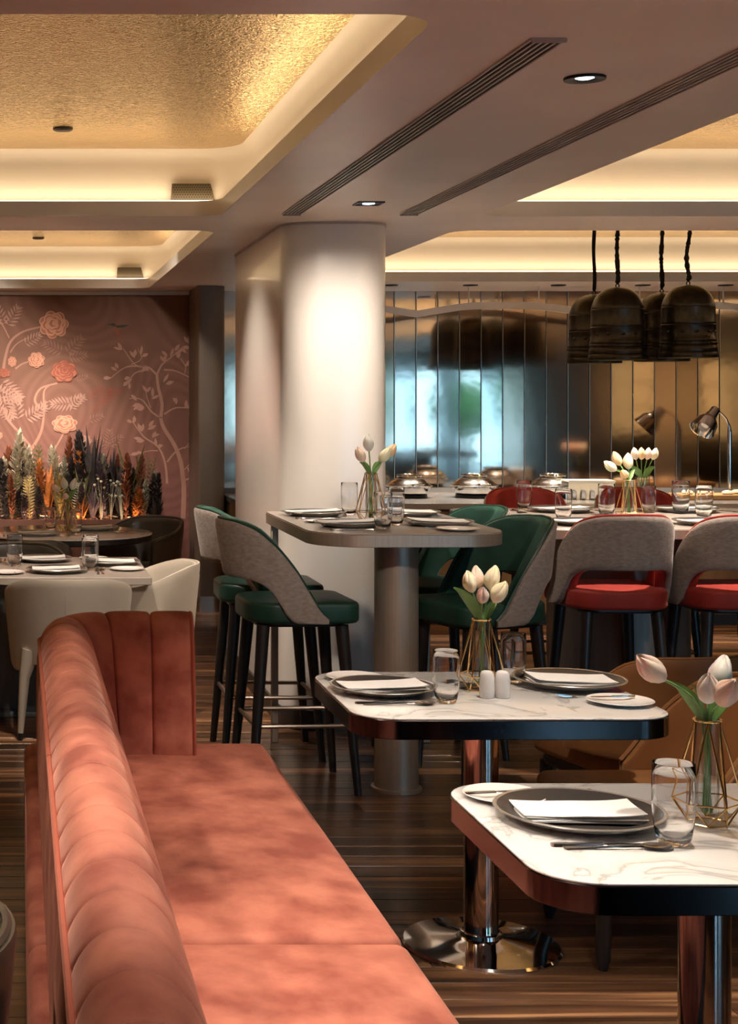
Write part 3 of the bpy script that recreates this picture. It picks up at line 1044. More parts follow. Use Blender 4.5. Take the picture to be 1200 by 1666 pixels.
place(rs, ru, (3.45, 8.42, 0), R(-90), 'red velvet bar stool across communal table, behind the tulip vase', G)

# ------------------------------------------------------------------ high and communal tables
t = thing('high_table', 'tall taupe metal-edged table set for four against the white pillar', 'table', (1.59, 6.85, 0))
TX, TY = 1.59, 6.85
rr = [.05, .03, .22, .22]
q = MB(); slab(q, 1.19 - TX, 2.0 - TX, 6.17 - TY, 7.42 - TY, 1.045, 1.096, r=rr, bev=.002, n=10, bev_n=1); q.build('edge_band', 'brushed_taupe', t, smooth=30)
q = MB(); slab(q, 1.192 - TX, 1.998 - TX, 6.172 - TY, 7.418 - TY, 1.0962, 1.10, r=rr, bev=.001, n=10, bev_n=1); q.build('table_top', 'taupe_top', t, smooth=30)
q = MB(); q.lathe([(.105, 0), (.105, .012), (.091, .014), (.091, 1.04), (.0005, 1.045)], 40, (0, 6.47 - TY, 0)); q.build('pedestal', 'brushed_taupe', t)
for lx in (1.225, 1.95):
    q = MB(); q.rbox(lx - .016 - TX, lx + .016 - TX, 7.34 - TY, 7.372 - TY, 0, 1.045, .003, 1); q.build('leg', 'brushed_taupe', t)

t = thing('communal_table', 'long grey communal bar table ringed by red stools', 'table', (3.5, 7.5, 0))
q = MB(); slab(q, 2.27 - 3.5, 5.0 - 3.5, 6.89 - 7.5, 8.22 - 7.5, 1.012, 1.056, r=.14, bev=.002, n=10, bev_n=1); q.build('edge_band', 'drum_grey', t, smooth=30)
q = MB(); slab(q, 2.272 - 3.5, 4.998 - 3.5, 6.892 - 7.5, 8.218 - 7.5, 1.0562, 1.06, r=.14, bev=.001, n=10, bev_n=1); q.build('table_top', 'taupe_top', t, smooth=30)
for cx in (2.93, 4.3):
    q = MB(); q.lathe([(.33, 0), (.33, 1.012)], 48, (cx - 3.5, 7.52 - 7.5, 0), caps=True); q.build('drum_base', 'drum_grey', t, smooth=30)

# ------------------------------------------------------------------ marble bistro tables
def make_bistro(label):
    t = thing('bistro_table', label, 'table')
    q = MB(); slab(q, -.45, .45, -.37, .37, .700, .7535, r=.125, bev=.002, n=10, bev_n=1); q.build('edge_band', 'dark_edge', t, smooth=30)
    q = MB(); slab(q, -.448, .448, -.368, .368, .7537, .758, r=.124, bev=.0015, n=10, bev_n=2); q.build('marble_top', 'marble', t, smooth=30)
    q = MB(); q.lathe([(.051, .035), (.051, .70)], 32, caps=True); q.build('column', 'copper_chrome', t, smooth=30)
    q = MB(); q.lathe([(.0005, .0), (.23, .0), (.232, .006), (.226, .013), (.15, .022), (.075, .030), (.062, .034), (.060, .046), (.0515, .048), (.0005, .048)], 56); q.build('base', 'chrome', t, smooth=30)
    q = MB(); q.box(-.2, .2, -.02, .02, .69, .70); q.box(-.02, .02, -.2, .2, .69, .70); q.build('bracket', 'black_metal', t, smooth=0)
    return t
b2 = make_bistro('white marble table in the middle, with salt and pepper')
b2.location = (1.387, 4.61, 0)
b3 = copy_tree(b2)
b3['label'] = 'nearest white marble table, cut by the right edge'
b3.location = (1.412, 3.165, 0)
b2['group'] = b3['group'] = 'marble tables along the sofa'
TZ = .758

# ------------------------------------------------------------------ tub chairs
def make_tub(name, kind):
    t = thing(name, '', 'chair')
    if kind == 'tan':
        Rr, a, cx = .295, .04, -.03
        top = smooth_tab([(0, .785), (.3, .78), (.48, .755), (.65, .69), (.82, .595), (.93, .52), (1, .48)])
        bot = lambda u: .43
        lean = lambda u: .14 * max(0, 1 - u * 1.1)
        th = (.022, -.030); zs = (.355, .465); outer = inner = 'tan_velvet'; edge = 'black_wood'
    else:
        Rr, a, cx = .275, .20, -.015
        top = smooth_tab([(0, .785), (.25, .782), (.42, .758), (.55, .727), (.63, .705), (.8, .678), (1, .655)])
        bot = smooth_tab([(0, .375), (.3, .365), (.5, .32), (.75, .35), (1, .37)])
        lean = lambda u: .10
        m_ = 'cream_leather' if kind == 'cream' else 'dark_leather'
        th = (.018, -.020); zs = (.37, .46); outer = inner = edge = m_
    path = upath(Rr, a, cx)
    q = MB(); shell(q, path, top, bot, th[0], .0, lean, 44, zref=.45, pinch=.5); q.build('back_shell', outer, t)
    q = MB(); shell(q, path, lambda u: top(u) - .006, lambda u: bot(u) + .01, .003, th[1], lean, 44, zref=.45, pinch=.5); q.build('backrest', inner, t)
    q = MB(); slab(q, cx - Rr + .035, cx + a + (.30 if kind == 'tan' else .05), -Rr + .035, Rr - .035, zs[0], zs[1], r=[.06, .22, .22, .06], bev=.025, n=8, bev_n=3, dome=.010)
    q.build('seat', inner, t)
    if kind == 'tan':
        q = MB(); slab(q, cx - Rr + .06, cx + a + .26, -Rr + .05, Rr - .05, .315, .356, r=[.06, .2, .2, .06], bev=.01, n=8); q.build('seat_base', 'black_wood', t)
        q = MB(); q.tube(rim_points(path, lambda u: top(u) + .001, .004, lean, 44, zref=.45), .008, 6); q.build('piping', 'tan_velvet', t)
        for sx, sy in ((-.20, -1), (-.20, 1), (.255, -1), (.255, 1)):
            q = MB(); q.tube([(sx, sy * .215, .325), (sx * 1.04, sy * .222, .03), (sx * 1.045, sy * .224, 0)], [.024, .021, .012], 10); q.build('leg', 'black_wood', t)
    else:
        lm = 'cream_leather' if kind == 'cream' else 'black_wood'
        for sx, sy in ((-.20, -1), (-.20, 1), (.17, -1), (.17, 1)):
            q = MB(); q.tube([(sx, sy * .185, .43), (sx * 1.05, sy * .215, .30), (sx * 1.12, sy * .235, .035)], [.045, .026, .014], 10)
            lg = q.build('leg', lm, t)
            q = MB(); q.tube([(sx * 1.12, sy * .235, .036), (sx * 1.13, sy * .237, 0)], [.0135, .012], 8); q.build('foot_tip', 'black_metal', lg)
        if kind == 'cream':
            q = MB(); q.tube([(cx - Rr - .0185 - .10 * (z - .45), 0.02, z) for z in (.38, .5, .6, .715)], .0022, 5); q.build('back_seam', 'vent_fin', t)
        else:
            q = MB(); q.tube(rim_points(path, lambda u: top(u) + .001, -.001, lean, 44, zref=.45), .009, 6); q.build('rolled_rim', 'dark_leather', t)
    return t
tan = make_tub('tub_chair', 'tan'); tu = [False]
G = 'tan velvet tub chairs on the right'
place(tan, tu, (1.945, 4.64, 0), R(180), 'tan velvet tub chair drawn up to the middle marble table', G)
place(tan, tu, (2.20, 5.42, 0), R(104), 'tan velvet tub chair behind the middle marble table, further back', G)
crm = make_tub('leather_chair', 'cream'); cu_ = [False]
G = 'cream leather chairs at the grey table'
place(crm, cu_, (0.245, 7.62, 0), R(90), 'cream leather chair with its seamed back to us behind sofa', G)
place(crm, cu_, (0.618, 8.12, 0), R(181), 'cream leather chair at the right end of grey table', G)
drk = make_tub('leather_chair', 'dark'); du = [False]
G = 'dark leather chairs'
place(drk, du, (-.02, 8.83, 0), R(-90), 'dark leather chair across the grey table', G)
place(drk, du, (0.02, 9.55, 0), R(90), 'dark leather chair this side of dark round table', G)
place(drk, du, (0.85, 10.98, 0), R(-135), 'dark leather chair beyond dark round table, near the planter', G)
place(drk, du, (-.342, 2.50, 0), R(180), 'dark leather chair cut by the left edge, beside the sofa', G)

# grey table, dark round table
t = thing('grey_table', 'taupe grey square table behind the sofa', 'table', (0, 8.2, 0))
q = MB(); slab(q, -.9, .668, 7.68 - 8.2, 8.68 - 8.2, .712, .75, r=.012, bev=.003, n=3, bev_n=1); q.build('table_top', 'grey_top', t, smooth=30)
q = MB(); q.rbox(-.55, .10, -.22, .28, .03, .712, .008, 2); q.build('pedestal', 'grey_base', t)
q = MB(); q.rbox(-.6, .15, -.28, .34, 0, .03, .006, 2); q.build('base', 'grey_base', t)
t = thing('round_table', 'dark-edged round table with marble top near the planter', 'table', (.30, 10.32, 0))
q = MB(); q.lathe([(.0005, .705), (.592, .705), (.6, .712), (.6, .742), (.598, .744), (.0005, .744)], 64); q.build('edge_band', 'black_gloss', t, smooth=30)
q = MB(); q.lathe([(.0005, .7442), (.596, .7442), (.596, .749), (.594, .75), (.0005, .75)], 64); q.build('marble_top', 'marble', t, smooth=30)
q = MB(); q.lathe([(.0005, 0), (.26, 0), (.26, .012), (.06, .03), (.05, .05), (.05, .70), (.0005, .705)], 40); q.build('pedestal', 'black_metal', t, smooth=30)

# ------------------------------------------------------------------ tableware
def lathe_mesh(name, prof, mats, n=40, ms=None, smooth=35):
    q = MB(); q.lathe(prof, n, ms=ms, caps=True)
    return q.mesh(name, mats, smooth)
ME = {}
ME['charger'] = lathe_mesh('charger_plate', [(.0005, .005), (.10, .005), (.112, .0075), (.150, .0205), (.1580, .0235), (.1605, .0248), (.1655, .0243), (.167, .0225), (.158, .0175), (.118, .002), (.10, 0), (.0005, 0)],
                           ['charger_dark', 'charger_rim'], 56, [0, 0, 0, 0, 1, 1, 1, 1, 1, 1, 0])
ME['plate'] = lathe_mesh('dinner_plate', [(.0005, .004), (.065, .004), (.075, .006), (.108, .013), (.110, .0145), (.112, .0135), (.078, .002), (.07, 0), (.0005, 0)], 'porcelain', 48)
ME['bread'] = lathe_mesh('bread_plate', [(.0005, .003), (.05, .003), (.056, .0045), (.085, .0105), (.0885, .012), (.0905, .011), (.060, .0015), (.054, 0), (.0005, 0)], 'porcelain', 48)
ME['tumbler'] = lathe_mesh('tumbler', [(.0005, 0), (.024, 0), (.027, .002), (.0315, .012), (.0360, .035), (.0385, .065), (.0390, .10), (.0385, .13), (.0378, .151), (.0374, .1522), (.0369, .1515),
                                       (.0376, .13), (.0381, .10), (.0376, .065), (.0350, .036), (.0295, .019), (.020, .013), (.0005, .011)], 'drink_glass', 48, smooth=70)
def napkin_mesh():
    q = MB()
    for k, (z0, x0, x1, y0, y1) in enumerate([(.0, -.125, .125, -.068, .068), (.005, -.123, .121, -.066, .067), (.010, -.126, .119, -.064, .068)]):
        nx_, ny_ = 12, 6
        vt, vb, fs = [], [], []
        for j in range(ny_ + 1):
            for i in range(nx_ + 1):
                u, v = i / nx_, j / ny_
                x_ = x0 + (x1 - x0) * u; y_ = y0 + (y1 - y0) * v + .004 * math.sin(3 * u + k)
                h = .0018 * math.sin(6 * u + 2 * k) + .0016 * math.sin(4 * v + k) + (.010 * max(0, u - .6) ** 2 * 6 + .004 * max(0, .3 - u) if k == 2 else 0)
                e_ = min(u, 1 - u, v, 1 - v)
                th = .0040 if e_ > .01 else .002
                vt.append((x_, y_, z0 + h + th)); vb.append((x_, y_, z0 + h * (0 if k == 0 else 1)))
        n0 = (nx_ + 1) * (ny_ + 1)
        for j in range(ny_):
            for i in range(nx_):
                a = j * (nx_ + 1) + i
                fs.append((a, a + 1, a + nx_ + 2, a + nx_ + 1)); fs.append((n0 + a, n0 + a + nx_ + 1, n0 + a + nx_ + 2, n0 + a + 1))
        for i in range(nx_):
            a = i; b = ny_ * (nx_ + 1) + i
            fs.append((a, n0 + a, n0 + a + 1, a + 1)); fs.append((b, b + 1, n0 + b + 1, n0 + b))
        for j in range(ny_):
            a = j * (nx_ + 1); b = a + nx_
            fs.append((a, a + nx_ + 1, n0 + a + nx_ + 1, n0 + a)); fs.append((b, n0 + b, n0 + b + nx_ + 1, b + nx_ + 1))
        q.add(vt + vb, fs)
    return q.mesh('napkin', 'napkin', 60)
ME['napkin'] = napkin_mesh()
def strip(q, pts, thick=.0022):
    """pts: (x, halfwidth, z) along x"""
    rings = [[(x, -h, z), (x, h, z), (x, h * .85, z + thick), (x, -h * .85, z + thick)] for x, h, z in pts]
    q.loft(rings)
def cutlery():
    q = MB(); strip(q, [(-.105, .004, .001), (-.10, .0075, .001), (-.06, .006, .002), (-.01, .0035, .004), (.035, .003, .0055), (.048, .006, .005)])
    vs, fs = [], []
    nu, nv = 8, 12
    for k in range(nu + 1):
        r_ = k / nu
        for i in range(nv):
            a = 2 * PI * i / nv
            vs.append((.075 + .031 * r_ * math.cos(a), .0205 * r_ * math.sin(a) * (1 + .12 * math.cos(a)), .001 + .007 * r_ * r_))
    for k in range(nu):
        for i in range(nv):
            fs.append((k * nv + i, k * nv + (i + 1) % nv, (k + 1) * nv + (i + 1) % nv, (k + 1) * nv + i))
    q.add(vs, fs)
    q.add([(x, y, z - .0012) for x, y, z in vs], [tuple(reversed(f)) for f in fs])
    ME['spoon'] = q.mesh('spoon', 'cutlery_steel', 60)
    q = MB(); strip(q, [(-.105, .004, .0), (-.10, .0075, .0), (-.05, .0065, .001), (.0, .004, .003), (.045, .0035, .005), (.058, .011, .005), (.07, .0125, .004)])
    for yy in (-.0105, -.0035, .0035, .0105):
        strip(q, [(0, 0, 0)] and [(.068, .0022, .004), (.09, .0018, .0045), (.108, .0010, .008)])
        n_ = 12
        for j in range(len(q.v) - n_, len(q.v)): q.v[j] = (q.v[j][0], q.v[j][1] + yy, q.v[j][2])
    ME['fork'] = q.mesh('fork', 'cutlery_steel', 60)
    q = MB(); strip(q, [(-.115, .004, .0), (-.11, .0075, .0), (-.06, .007, .0), (-.012, .006, .0)], .006)
    strip(q, [(-.014, .005, .002), (.0, .009, .002), (.06, .0095, .002), (.1, .006, .002), (.112, .0015, .002)], .0014)
    ME['knife'] = q.mesh('knife', 'cutlery_steel', 60)
    q = MB(); strip(q, [(-.07, .003, .0), (-.066, .006, .0), (-.03, .005, .0), (.0, .0045, .0)], .004)
    strip(q, [(-.002, .004, .001), (.01, .0075, .001), (.05, .007, .001), (.065, .002, .001)], .0012)
    ME['butter_knife'] = q.mesh('butter_knife', 'cutlery_steel', 60)
cutlery()
def put(kind, name, label, cat, loc, rz=0.0, group=None, sc=1.0):
    o = link(name, ME[kind], None, loc)
    o.rotation_euler = (0, 0, rz)
    if sc != 1.0: o.scale = (sc, sc, sc)
    return tag(o, label, cat, group)
def rot(dx, dy, a): return (dx * math.cos(a) - dy * math.sin(a), dx * math.sin(a) + dy * math.cos(a))
def setting(where, loc, face, grp, plate=False, spoon=True, fork=True, knife=True, nrot=0.0, sc=1.0, offs=(.21, .235, .215)):
    """face = direction the diner looks; right-hand side carries knife and spoon"""
    x, y, z = loc
    put('charger', 'charger_plate', 'dark glossy charger plate ' + where, 'plate', (x, y, z), 0, grp, sc)
    zz = z + .0055 * sc
    if plate:
        put('plate', 'dinner_plate', 'white dinner plate on its charger ' + where, 'plate', (x, y, zz), 0, grp)
        zz += .0045
    put('napkin', 'napkin', 'folded white napkin ' + where, 'napkin', (x, y, zz + (.0045 if not plate else .0015)), (face if abs(math.cos(face)) > .5 else 0) + nrot, grp)
    def off(side, fw=0):
        dx, dy = rot(fw, side, face)
        return (x + dx, y + dy, z + .0005)
    if knife: put('knife', 'knife', 'steel table knife ' + where, 'knife', off(-offs[0], -.01), face, grp)
    if spoon: put('spoon', 'spoon', 'steel spoon ' + where, 'spoon', off(-offs[1], .0), face, grp)
    if fork: put('fork', 'fork', 'steel fork ' + where, 'fork', off(offs[2], .0), face, grp)

# nearest marble table
G = 'setting on the nearest marble table'
setting('on sofa side of nearest marble table', (1.175, 3.225, TZ), 0, G, sc=1.04, offs=(.192, .212, .21), nrot=R(-4))
p = at_z(808, 1295, TZ); put('bread', 'bread_plate', 'small white bread plate at corner of nearest marble table', 'plate', (1.075, 3.40, TZ), 0, G)
put('butter_knife', 'butter_knife', 'small butter knife at left edge of nearest marble table', 'knife', (1.055, 3.40, TZ + .0125), R(10), G)
put('tumbler', 'tumbler', 'empty glass tumbler in front of vase on nearest marble table', 'glass', (1.300, 3.05, TZ), 0, G, 1.06)
put('tumbler', 'tumbler', 'glass tumbler at the right edge, behind nearest tulip vase', 'glass', (1.635, 3.38, TZ), 0, G, 1.06)
setting('on chair side of nearest marble table', (1.70, 3.11, TZ), PI, G, sc=1.02)
# middle marble table
G = 'settings on the middle marble table'
setting('on sofa side of middle marble table', (1.10, 4.64, TZ), 0, G, sc=.95, nrot=R(3), offs=(.185, .205, .20))
setting('on chair side of middle marble table', (1.70, 4.745, TZ), PI, G, sc=1.02, spoon=True, offs=(.195, .215, .20))
put('bread', 'bread_plate', 'small white bread plate at left rear of middle marble table', 'plate', (1.06, 4.845, TZ), 0, G)
put('bread', 'bread_plate', 'small white bread plate at right front of middle marble table', 'plate', (1.745, 4.46, TZ), 0, G, 1.05)
put('butter_knife', 'butter_knife', 'small butter knife behind right bread plate on middle marble table', 'knife', (1.735, 4.495, TZ + .012), R(185), G)
put('tumbler', 'tumbler', 'glass tumbler left of vase on middle marble table', 'glass', (1.245, 4.475, TZ), 0, G)
put('tumbler', 'tumbler', 'glass tumbler right of vase on middle marble table', 'glass', (1.545, 4.80, TZ), 0, G)
def shaker(x, label, holes):
    t = thing('shaker', label, 'shaker', (x, 4.545, TZ), 0, 'salt and pepper shakers')
    q = MB(); q.lathe([(.0005, 0), (.0195, 0), (.0215, .003), (.0225, .02), (.0215, .055), (.0195, .072), (.015, .0785), (.007, .081), (.0005, .0815)], 28); q.build('body', 'porcelain', t, smooth=60)
    q = MB()
    for i in range(holes):
        a = 2 * PI * i / holes
        q.lathe([(.0005, .0006), (.0012, .0004), (.0013, 0)], 8, (.005 * math.cos(a), .005 * math.sin(a), .0808))
    q.build('shaker_holes', 'vent_dark', t)
shaker(1.385, 'white porcelain shaker, left of the pair', 3)
shaker(1.431, 'white porcelain shaker, right of the pair', 1)
# high table
G = 'settings on the high table'
HZ = 1.10
setting('on high table, front left seat', (1.41, 6.55, HZ), 0, G, sc=.92)
setting('on high table, back left seat', (1.375, 7.16, HZ), 0, G, sc=.92)
setting('on high table, front right seat', (1.80, 6.60, HZ), PI, G, sc=.92)
setting('on high table, back right seat', (1.81, 7.16, HZ), PI, G, sc=.92)
put('bread', 'bread_plate', 'white bread plate on right front of high table', 'plate', (1.81, 6.33, HZ), 0, G)
put('bread', 'bread_plate', 'white bread plate on left front of high table', 'plate', (1.32, 6.79 - .02, HZ), 0, G, .7)
put('tumbler', 'tumbler', 'glass tumbler left of vase on the high table', 'glass', (1.545, 7.18, HZ), 0, G)
put('tumbler', 'tumbler', 'glass tumbler at front of the high table, by the vase', 'glass', (1.522, 6.42, HZ), 0, G)
put('tumbler', 'tumbler', 'glass tumbler right of vase on high table, nearer', 'glass', (1.62, 6.60, HZ), 0, G, .9)
put('tumbler', 'tumbler', 'glass tumbler right of vase on high table, further back', 'glass', (1.70, 6.92, HZ), 0, G, .95)
# communal table
G = 'settings on the communal table'
KZ = 1.06
setting('on communal table, near side, behind first red back', (2.62, 7.11, KZ), PI / 2, G)
setting('on communal table, near side, behind second red back', (3.20, 7.11, KZ), PI / 2, G)
setting('on communal table, far side, at first red stool', (2.80, 7.93, KZ), -PI / 2, G)
setting('on communal table, far side, at second red stool', (3.45, 7.93, KZ), -PI / 2, G)
for lab, xx, yy, s_ in [('behind the green stool, in front of red seat back', 2.67, 8.12, 1), ('left of the nearer red stool back', 2.605, 7.35, 1), ('left of the tulip vase', 2.93, 7.66, 1.05),
                        ('just right of the tulip vase', 3.23, 7.88, .9), ('far right of the tulip vase, beside red seat back', 3.36, 7.80, 1.1), ('between the two near red stool backs', 3.335, 7.48, 1.05),
                        ('at the right edge of the picture', 3.62, 7.6, 1.0)]:
    put('tumbler', 'tumbler', 'glass tumbler on communal table, ' + lab, 'glass', (xx, yy, KZ), 0, G, s_)
# grey table
G = 'settings on the grey table'
setting('on grey table, near side behind cream chair', (.197, 7.93, .75), PI / 2, G, plate=True, sc=.95)
setting('on grey table, far side', (.137, 8.46, .75), -PI / 2, G, plate=True, sc=.95)
setting('on grey table, right end', (.50, 8.30, .75), PI, G, plate=True, sc=.95)
put('bread', 'bread_plate', 'white bread plate on grey table, front right corner', 'plate', (.565, 8.02, .75), 0, G)
put('bread', 'bread_plate', 'white bread plate on grey table, at the left edge', 'plate', (-.06, 7.86, .75), 0, G)
put('bread', 'bread_plate', 'white bread plate on grey table, far right corner', 'plate', (.42, 8.57, .75), 0, G, .9)
for lab, xx, yy in [('at the left edge', -.02, 8.22), ('centre, further of two', .385, 8.35 - .17), ('centre, nearer of two', .372, 8.02)]:
    put('tumbler', 'tumbler', 'glass tumbler on grey table, ' + lab, 'glass', (xx, yy, .75), 0, G, 1.1)
# round table
G = 'settings on the dark round table'
setting('on dark round table, front left', (.12, 10.08, .75), PI / 2, G, plate=True, spoon=False)
setting('on dark round table, rear right', (.52, 10.52, .75), R(-120), G, plate=True, spoon=False)
put('tumbler', 'tumbler', 'glass tumbler on dark round table, right of vase', 'glass', (.375, 10.12, .75), 0, G, 1.1)
put('tumbler', 'tumbler', 'glass tumbler on dark round table, left of vase', 'glass', (.22, 10.5, .75), 0, G)

# ------------------------------------------------------------------ tulip vases
def vase_parts():
    q = MB()
    H = .215
    rt, rw, zw, rb = .026, .068, .048, .042
    T = [(rt * math.cos(2 * PI * i / 6), rt * math.sin(2 * PI * i / 6), H) for i in range(6)]
    Wd = [(rw * math.cos(2 * PI * (i + .5) / 6), rw * math.sin(2 * PI * (i + .5) / 6), zw) for i in range(6)]
    B = [(rb * math.cos(2 * PI * i / 6), rb * math.sin(2 * PI * i / 6), .002) for i in range(6)]
    for i in range(6):
        j = (i + 1) % 6
        q.tube([T[i], Wd[i]], .0019, 6); q.tube([T[j], Wd[i]], .0019, 6)
        q.tube([Wd[i], Wd[j]], .0019, 6); q.tube([Wd[i], B[i]], .0019, 6); q.tube([Wd[i], B[j]], .0019, 6); q.tube([B[i], B[j]], .0019, 6)
    q.tube([(.027 * math.cos(2 * PI * i / 20), .027 * math.sin(2 * PI * i / 20), H) for i in range(20)], .0026, 6, closed=True)
    ME['wire'] = q.mesh('wire_frame', 'gold_wire', 50)
    ME['tubeglass'] = lathe_mesh('glass_tube', [(.0005, .012), (.016, .012), (.021, .02), (.0235, .05), (.0235, .222), (.0225, .2225), (.0215, .222), (.0215, .05), (.018, .024), (.0005, .018)], 'clear_glass', 28, smooth=60)
vase_parts()
def vase(label, loc, rz=0.0, sc=1.0):
    t = thing('tulip_vase', label, 'vase', loc, rz, 'gold wire tulip vases')
    link('wire_frame', ME['wire'], t); link('glass_tube', ME['tubeglass'], t)
    t.scale = (sc, sc, sc)
    return t
def bloom_mesh(name, m):
    q = MB()
    nr, ns = 9, 18
    prof = [(.0, .004), (.10, .012), (.25, .0185), (.42, .0215), (.58, .021), (.74, .0175), (.88, .012), (.97, .006), (1.0, .001)]
    for layer, (sc, ph, zo) in enumerate([(1.0, 0, 0), (.86, PI / 3, .004)]):
        rings = []
        for t_, r_ in prof:
            ring = []
            for i in range(ns):
                a = 2 * PI * i / ns
                lob = 1 + .10 * math.cos(3 * (a + ph)) * min(1, t_ * 3)
                z = .062 * t_ + zo + .006 * math.cos(3 * (a + ph)) * t_ ** 3
                ring.append((r_ * sc * lob * math.cos(a), r_ * sc * lob * math.sin(a), z))
            rings.append(ring)
        q.loft(rings)
    return q.mesh(name, m, 60)
for c in ('pink', 'cream', 'white', 'peach'):
    ME['bloom_' + c] = bloom_mesh('bloom', 'tulip_' + c)
def leaf_mesh():
    q = MB()
    n = 9
    rows = []
    for i in range(n + 1):
        t = i / n
        w_ = .021 * math.sin(PI * min(1, .12 + .88 * t) ** 1.1) + .001
        x = .035 * t + .05 * t * t
        z = .135 * t - .02 * t * t * t
        dx, dz = .035 + .10 * t, .135 - .06 * t * t
        dl = math.hypot(dx, dz)
        wx, wy, wz = -.8 * dz / dl, .6, .8 * dx / dl
        rows.append([(x + wx * k_ * w_ + c_ * dz / dl, wy * k_ * w_ + c_ * .5, z + wz * k_ * w_ - c_ * dx / dl) for k_, c_ in ((-1, -.003), (-.5, 0), (0, .0015), (.5, 0), (1, -.003))])
    vs = [p for r_ in rows for p in r_]
    k = len(vs)
    fs = []
    for i in range(n):
        for j in range(4):
            a = i * 5 + j
            fs += [(a, a + 1, a + 6, a + 5), (k + a, k + a + 5, k + a + 6, k + a + 1)]
    q.add(vs + [(x - .0009, y, z + .0003) for x, y, z in vs], fs)
    return q.mesh('leaf', 'leaf_green', 80)
ME['leaf'] = leaf_mesh()
def tulip(base, mouth, tip, color, label, group, size=1.0, leaf=None):
    t = thing('tulip', label, 'tulip', base, 0, group)
    b, mth, tp = Vector(base), Vector(mouth) - Vector(base), Vector(tip) - Vector(base)
    d = (tp - mth)
    up = Vector((0, 0, 1))
    c1 = mth + up * d.length * .35
    pts = [Vector((0, 0, 0)), mth * .5]
    for i in range(9):
        k = i / 8
        pts.append((1 - k) ** 2 * mth + 2 * (1 - k) * k * c1 + k * k * tp)
    q = MB(); q.tube(pts, .0032 * size, 7); q.build('stem', 'stem_green', t)
    dirv = (pts[-1] - pts[-2]).normalized()
    dirv = (dirv + up * .35).normalized()
    bl = link('bloom', ME['bloom_' + color], t, tuple(tp - dirv * .004))
    bl.rotation_mode = 'QUATERNION'
    bl.rotation_quaternion = dirv.to_track_quat('Z', 'Y')
    bl.scale = (size * 1.15,) * 3
    if leaf is not None:
        for a, s_, zo in leaf:
            lf = link('leaf', ME['leaf'], t, tuple(mth * .93 + up * zo))
            lf.rotation_euler = (0, 0, R(a))
            lf.scale = (s_, s_, s_)
def bouquet(loc, D, sc, flowers, where, group):
    H = .22 * sc
    for k, (px_, py_, dy, col, lab, leaf, size) in enumerate(flowers):
        tx, ty, tz = at_d(px_, py_, D + dy)
        a = 2 * PI * k / len(flowers)
        base = (loc[0] + .008 * math.cos(a), loc[1] + .008 * math.sin(a), loc[2] + .022)
        mouth = (loc[0] + max(-.013, min(.013, (tx - loc[0]) * .3)), loc[1] + max(-.013, min(.013, (ty - loc[1]) * .3)), loc[2] + H)
        tulip(base, mouth, (tx, ty, tz), col, lab + ' ' + where, group, size, leaf)
V1 = (1.434, 3.20, TZ)
vase('gold wire tulip vase on the nearest marble table', V1, R(8))
bouquet(V1, 3.2, 1.0, [(1078, 1105, -.02, 'pink', 'pale pink tulip leaning far left', [(170, .75, 0), (150, .6, .01)], 1.0), (1166, 1118, .03, 'white', 'white tulip standing highest', [(60, .7, 0)], .95),
                       (1151, 1140, -.03, 'white', 'creamy white tulip in the middle', [(100, .65, 0)], .95), (1172, 1143, -.05, 'pink', 'pale pink tulip leaning right', [(-20, .85, 0), (10, .6, 0)], 1.0),
                       (1163, 1150, .02, 'peach', 'small peach tulip low behind the others', None, .6)], 'in nearest vase', 'tulips in the nearest vase')
V2 = (1.405, 4.665, TZ)
vase('gold wire tulip vase on the middle marble table', V2, R(20))
bouquet(V2, 4.66, 1.0, [(768, 962, 0, 'cream', 'cream tulip leaning left', [(175, .9, 0)], .85), (777, 955, .02, 'pink', 'pink tulip standing highest', None, .85),
                        (797, 958, -.01, 'cream', 'tall cream tulip right of centre', [(90, .6, 0)], .95), (804, 978, -.03, 'cream', 'cream tulip leaning right', [(20, .6, 0)], .95),
                        (784, 979, -.04, 'pink', 'low pink tulip in front', None, .75)], 'in middle table vase', 'tulips in the middle table vase')
V3 = (1.547, 6.75, HZ)
vase('gold wire tulip vase on the high table by the pillar', V3, R(0))
bouquet(V3, 6.75, 1.0, [(600, 733, 0, 'white', 'white tulip standing upright and highest', [(170, .6, 0)], .95), (591, 750, 0, 'pink', 'pink tulip leaning left', [(150, .5, 0)], .9),
                        (619, 750, 0, 'cream', 'cream tulip right of centre', [(20, .6, 0)], .9), (628, 742, .02, 'peach', 'peach tulip leaning furthest right', [(60, .5, 0)], .9)], 'in high table vase', 'tulips in the high table vase')
V4 = (2.90, 7.30, KZ)
vase('gold wire tulip vase on the communal table with red stools', V4, R(12), .92)
bouquet(V4, 7.30, .92, [(1001, 765, 0, 'cream', 'cream tulip leaning left', [(160, .5, 0)], .9), (1008, 756, 0, 'peach', 'peach tulip standing highest', None, .9),
                        (1022, 762, 0, 'cream', 'cream tulip leaning right', [(30, .5, 0)], .95), (1018, 775, -.03, 'peach', 'low peach tulip on the right', [(90, .4, 0)], .8)], 'in communal table vase', 'tulips in the communal table vase')
V5 = at_z(110, 866, .75)
vase('gold wire tulip vase on the dark round table', V5, R(0))
bouquet(V5, V5[1], 1.0, [(96, 800, 0, 'pink', 'pink tulip leaning left', [(170, .6, 0)], .9), (106, 795, 0, 'white', 'white tulip standing highest', None, 1), (117, 796, 0, 'white', 'white tulip leaning right', [(10, .7, 0)], 1),
                         (108, 810, -.03, 'pink', 'low pink tulip in front', None, .8)], 'in round table vase', 'tulips in the round table vase')

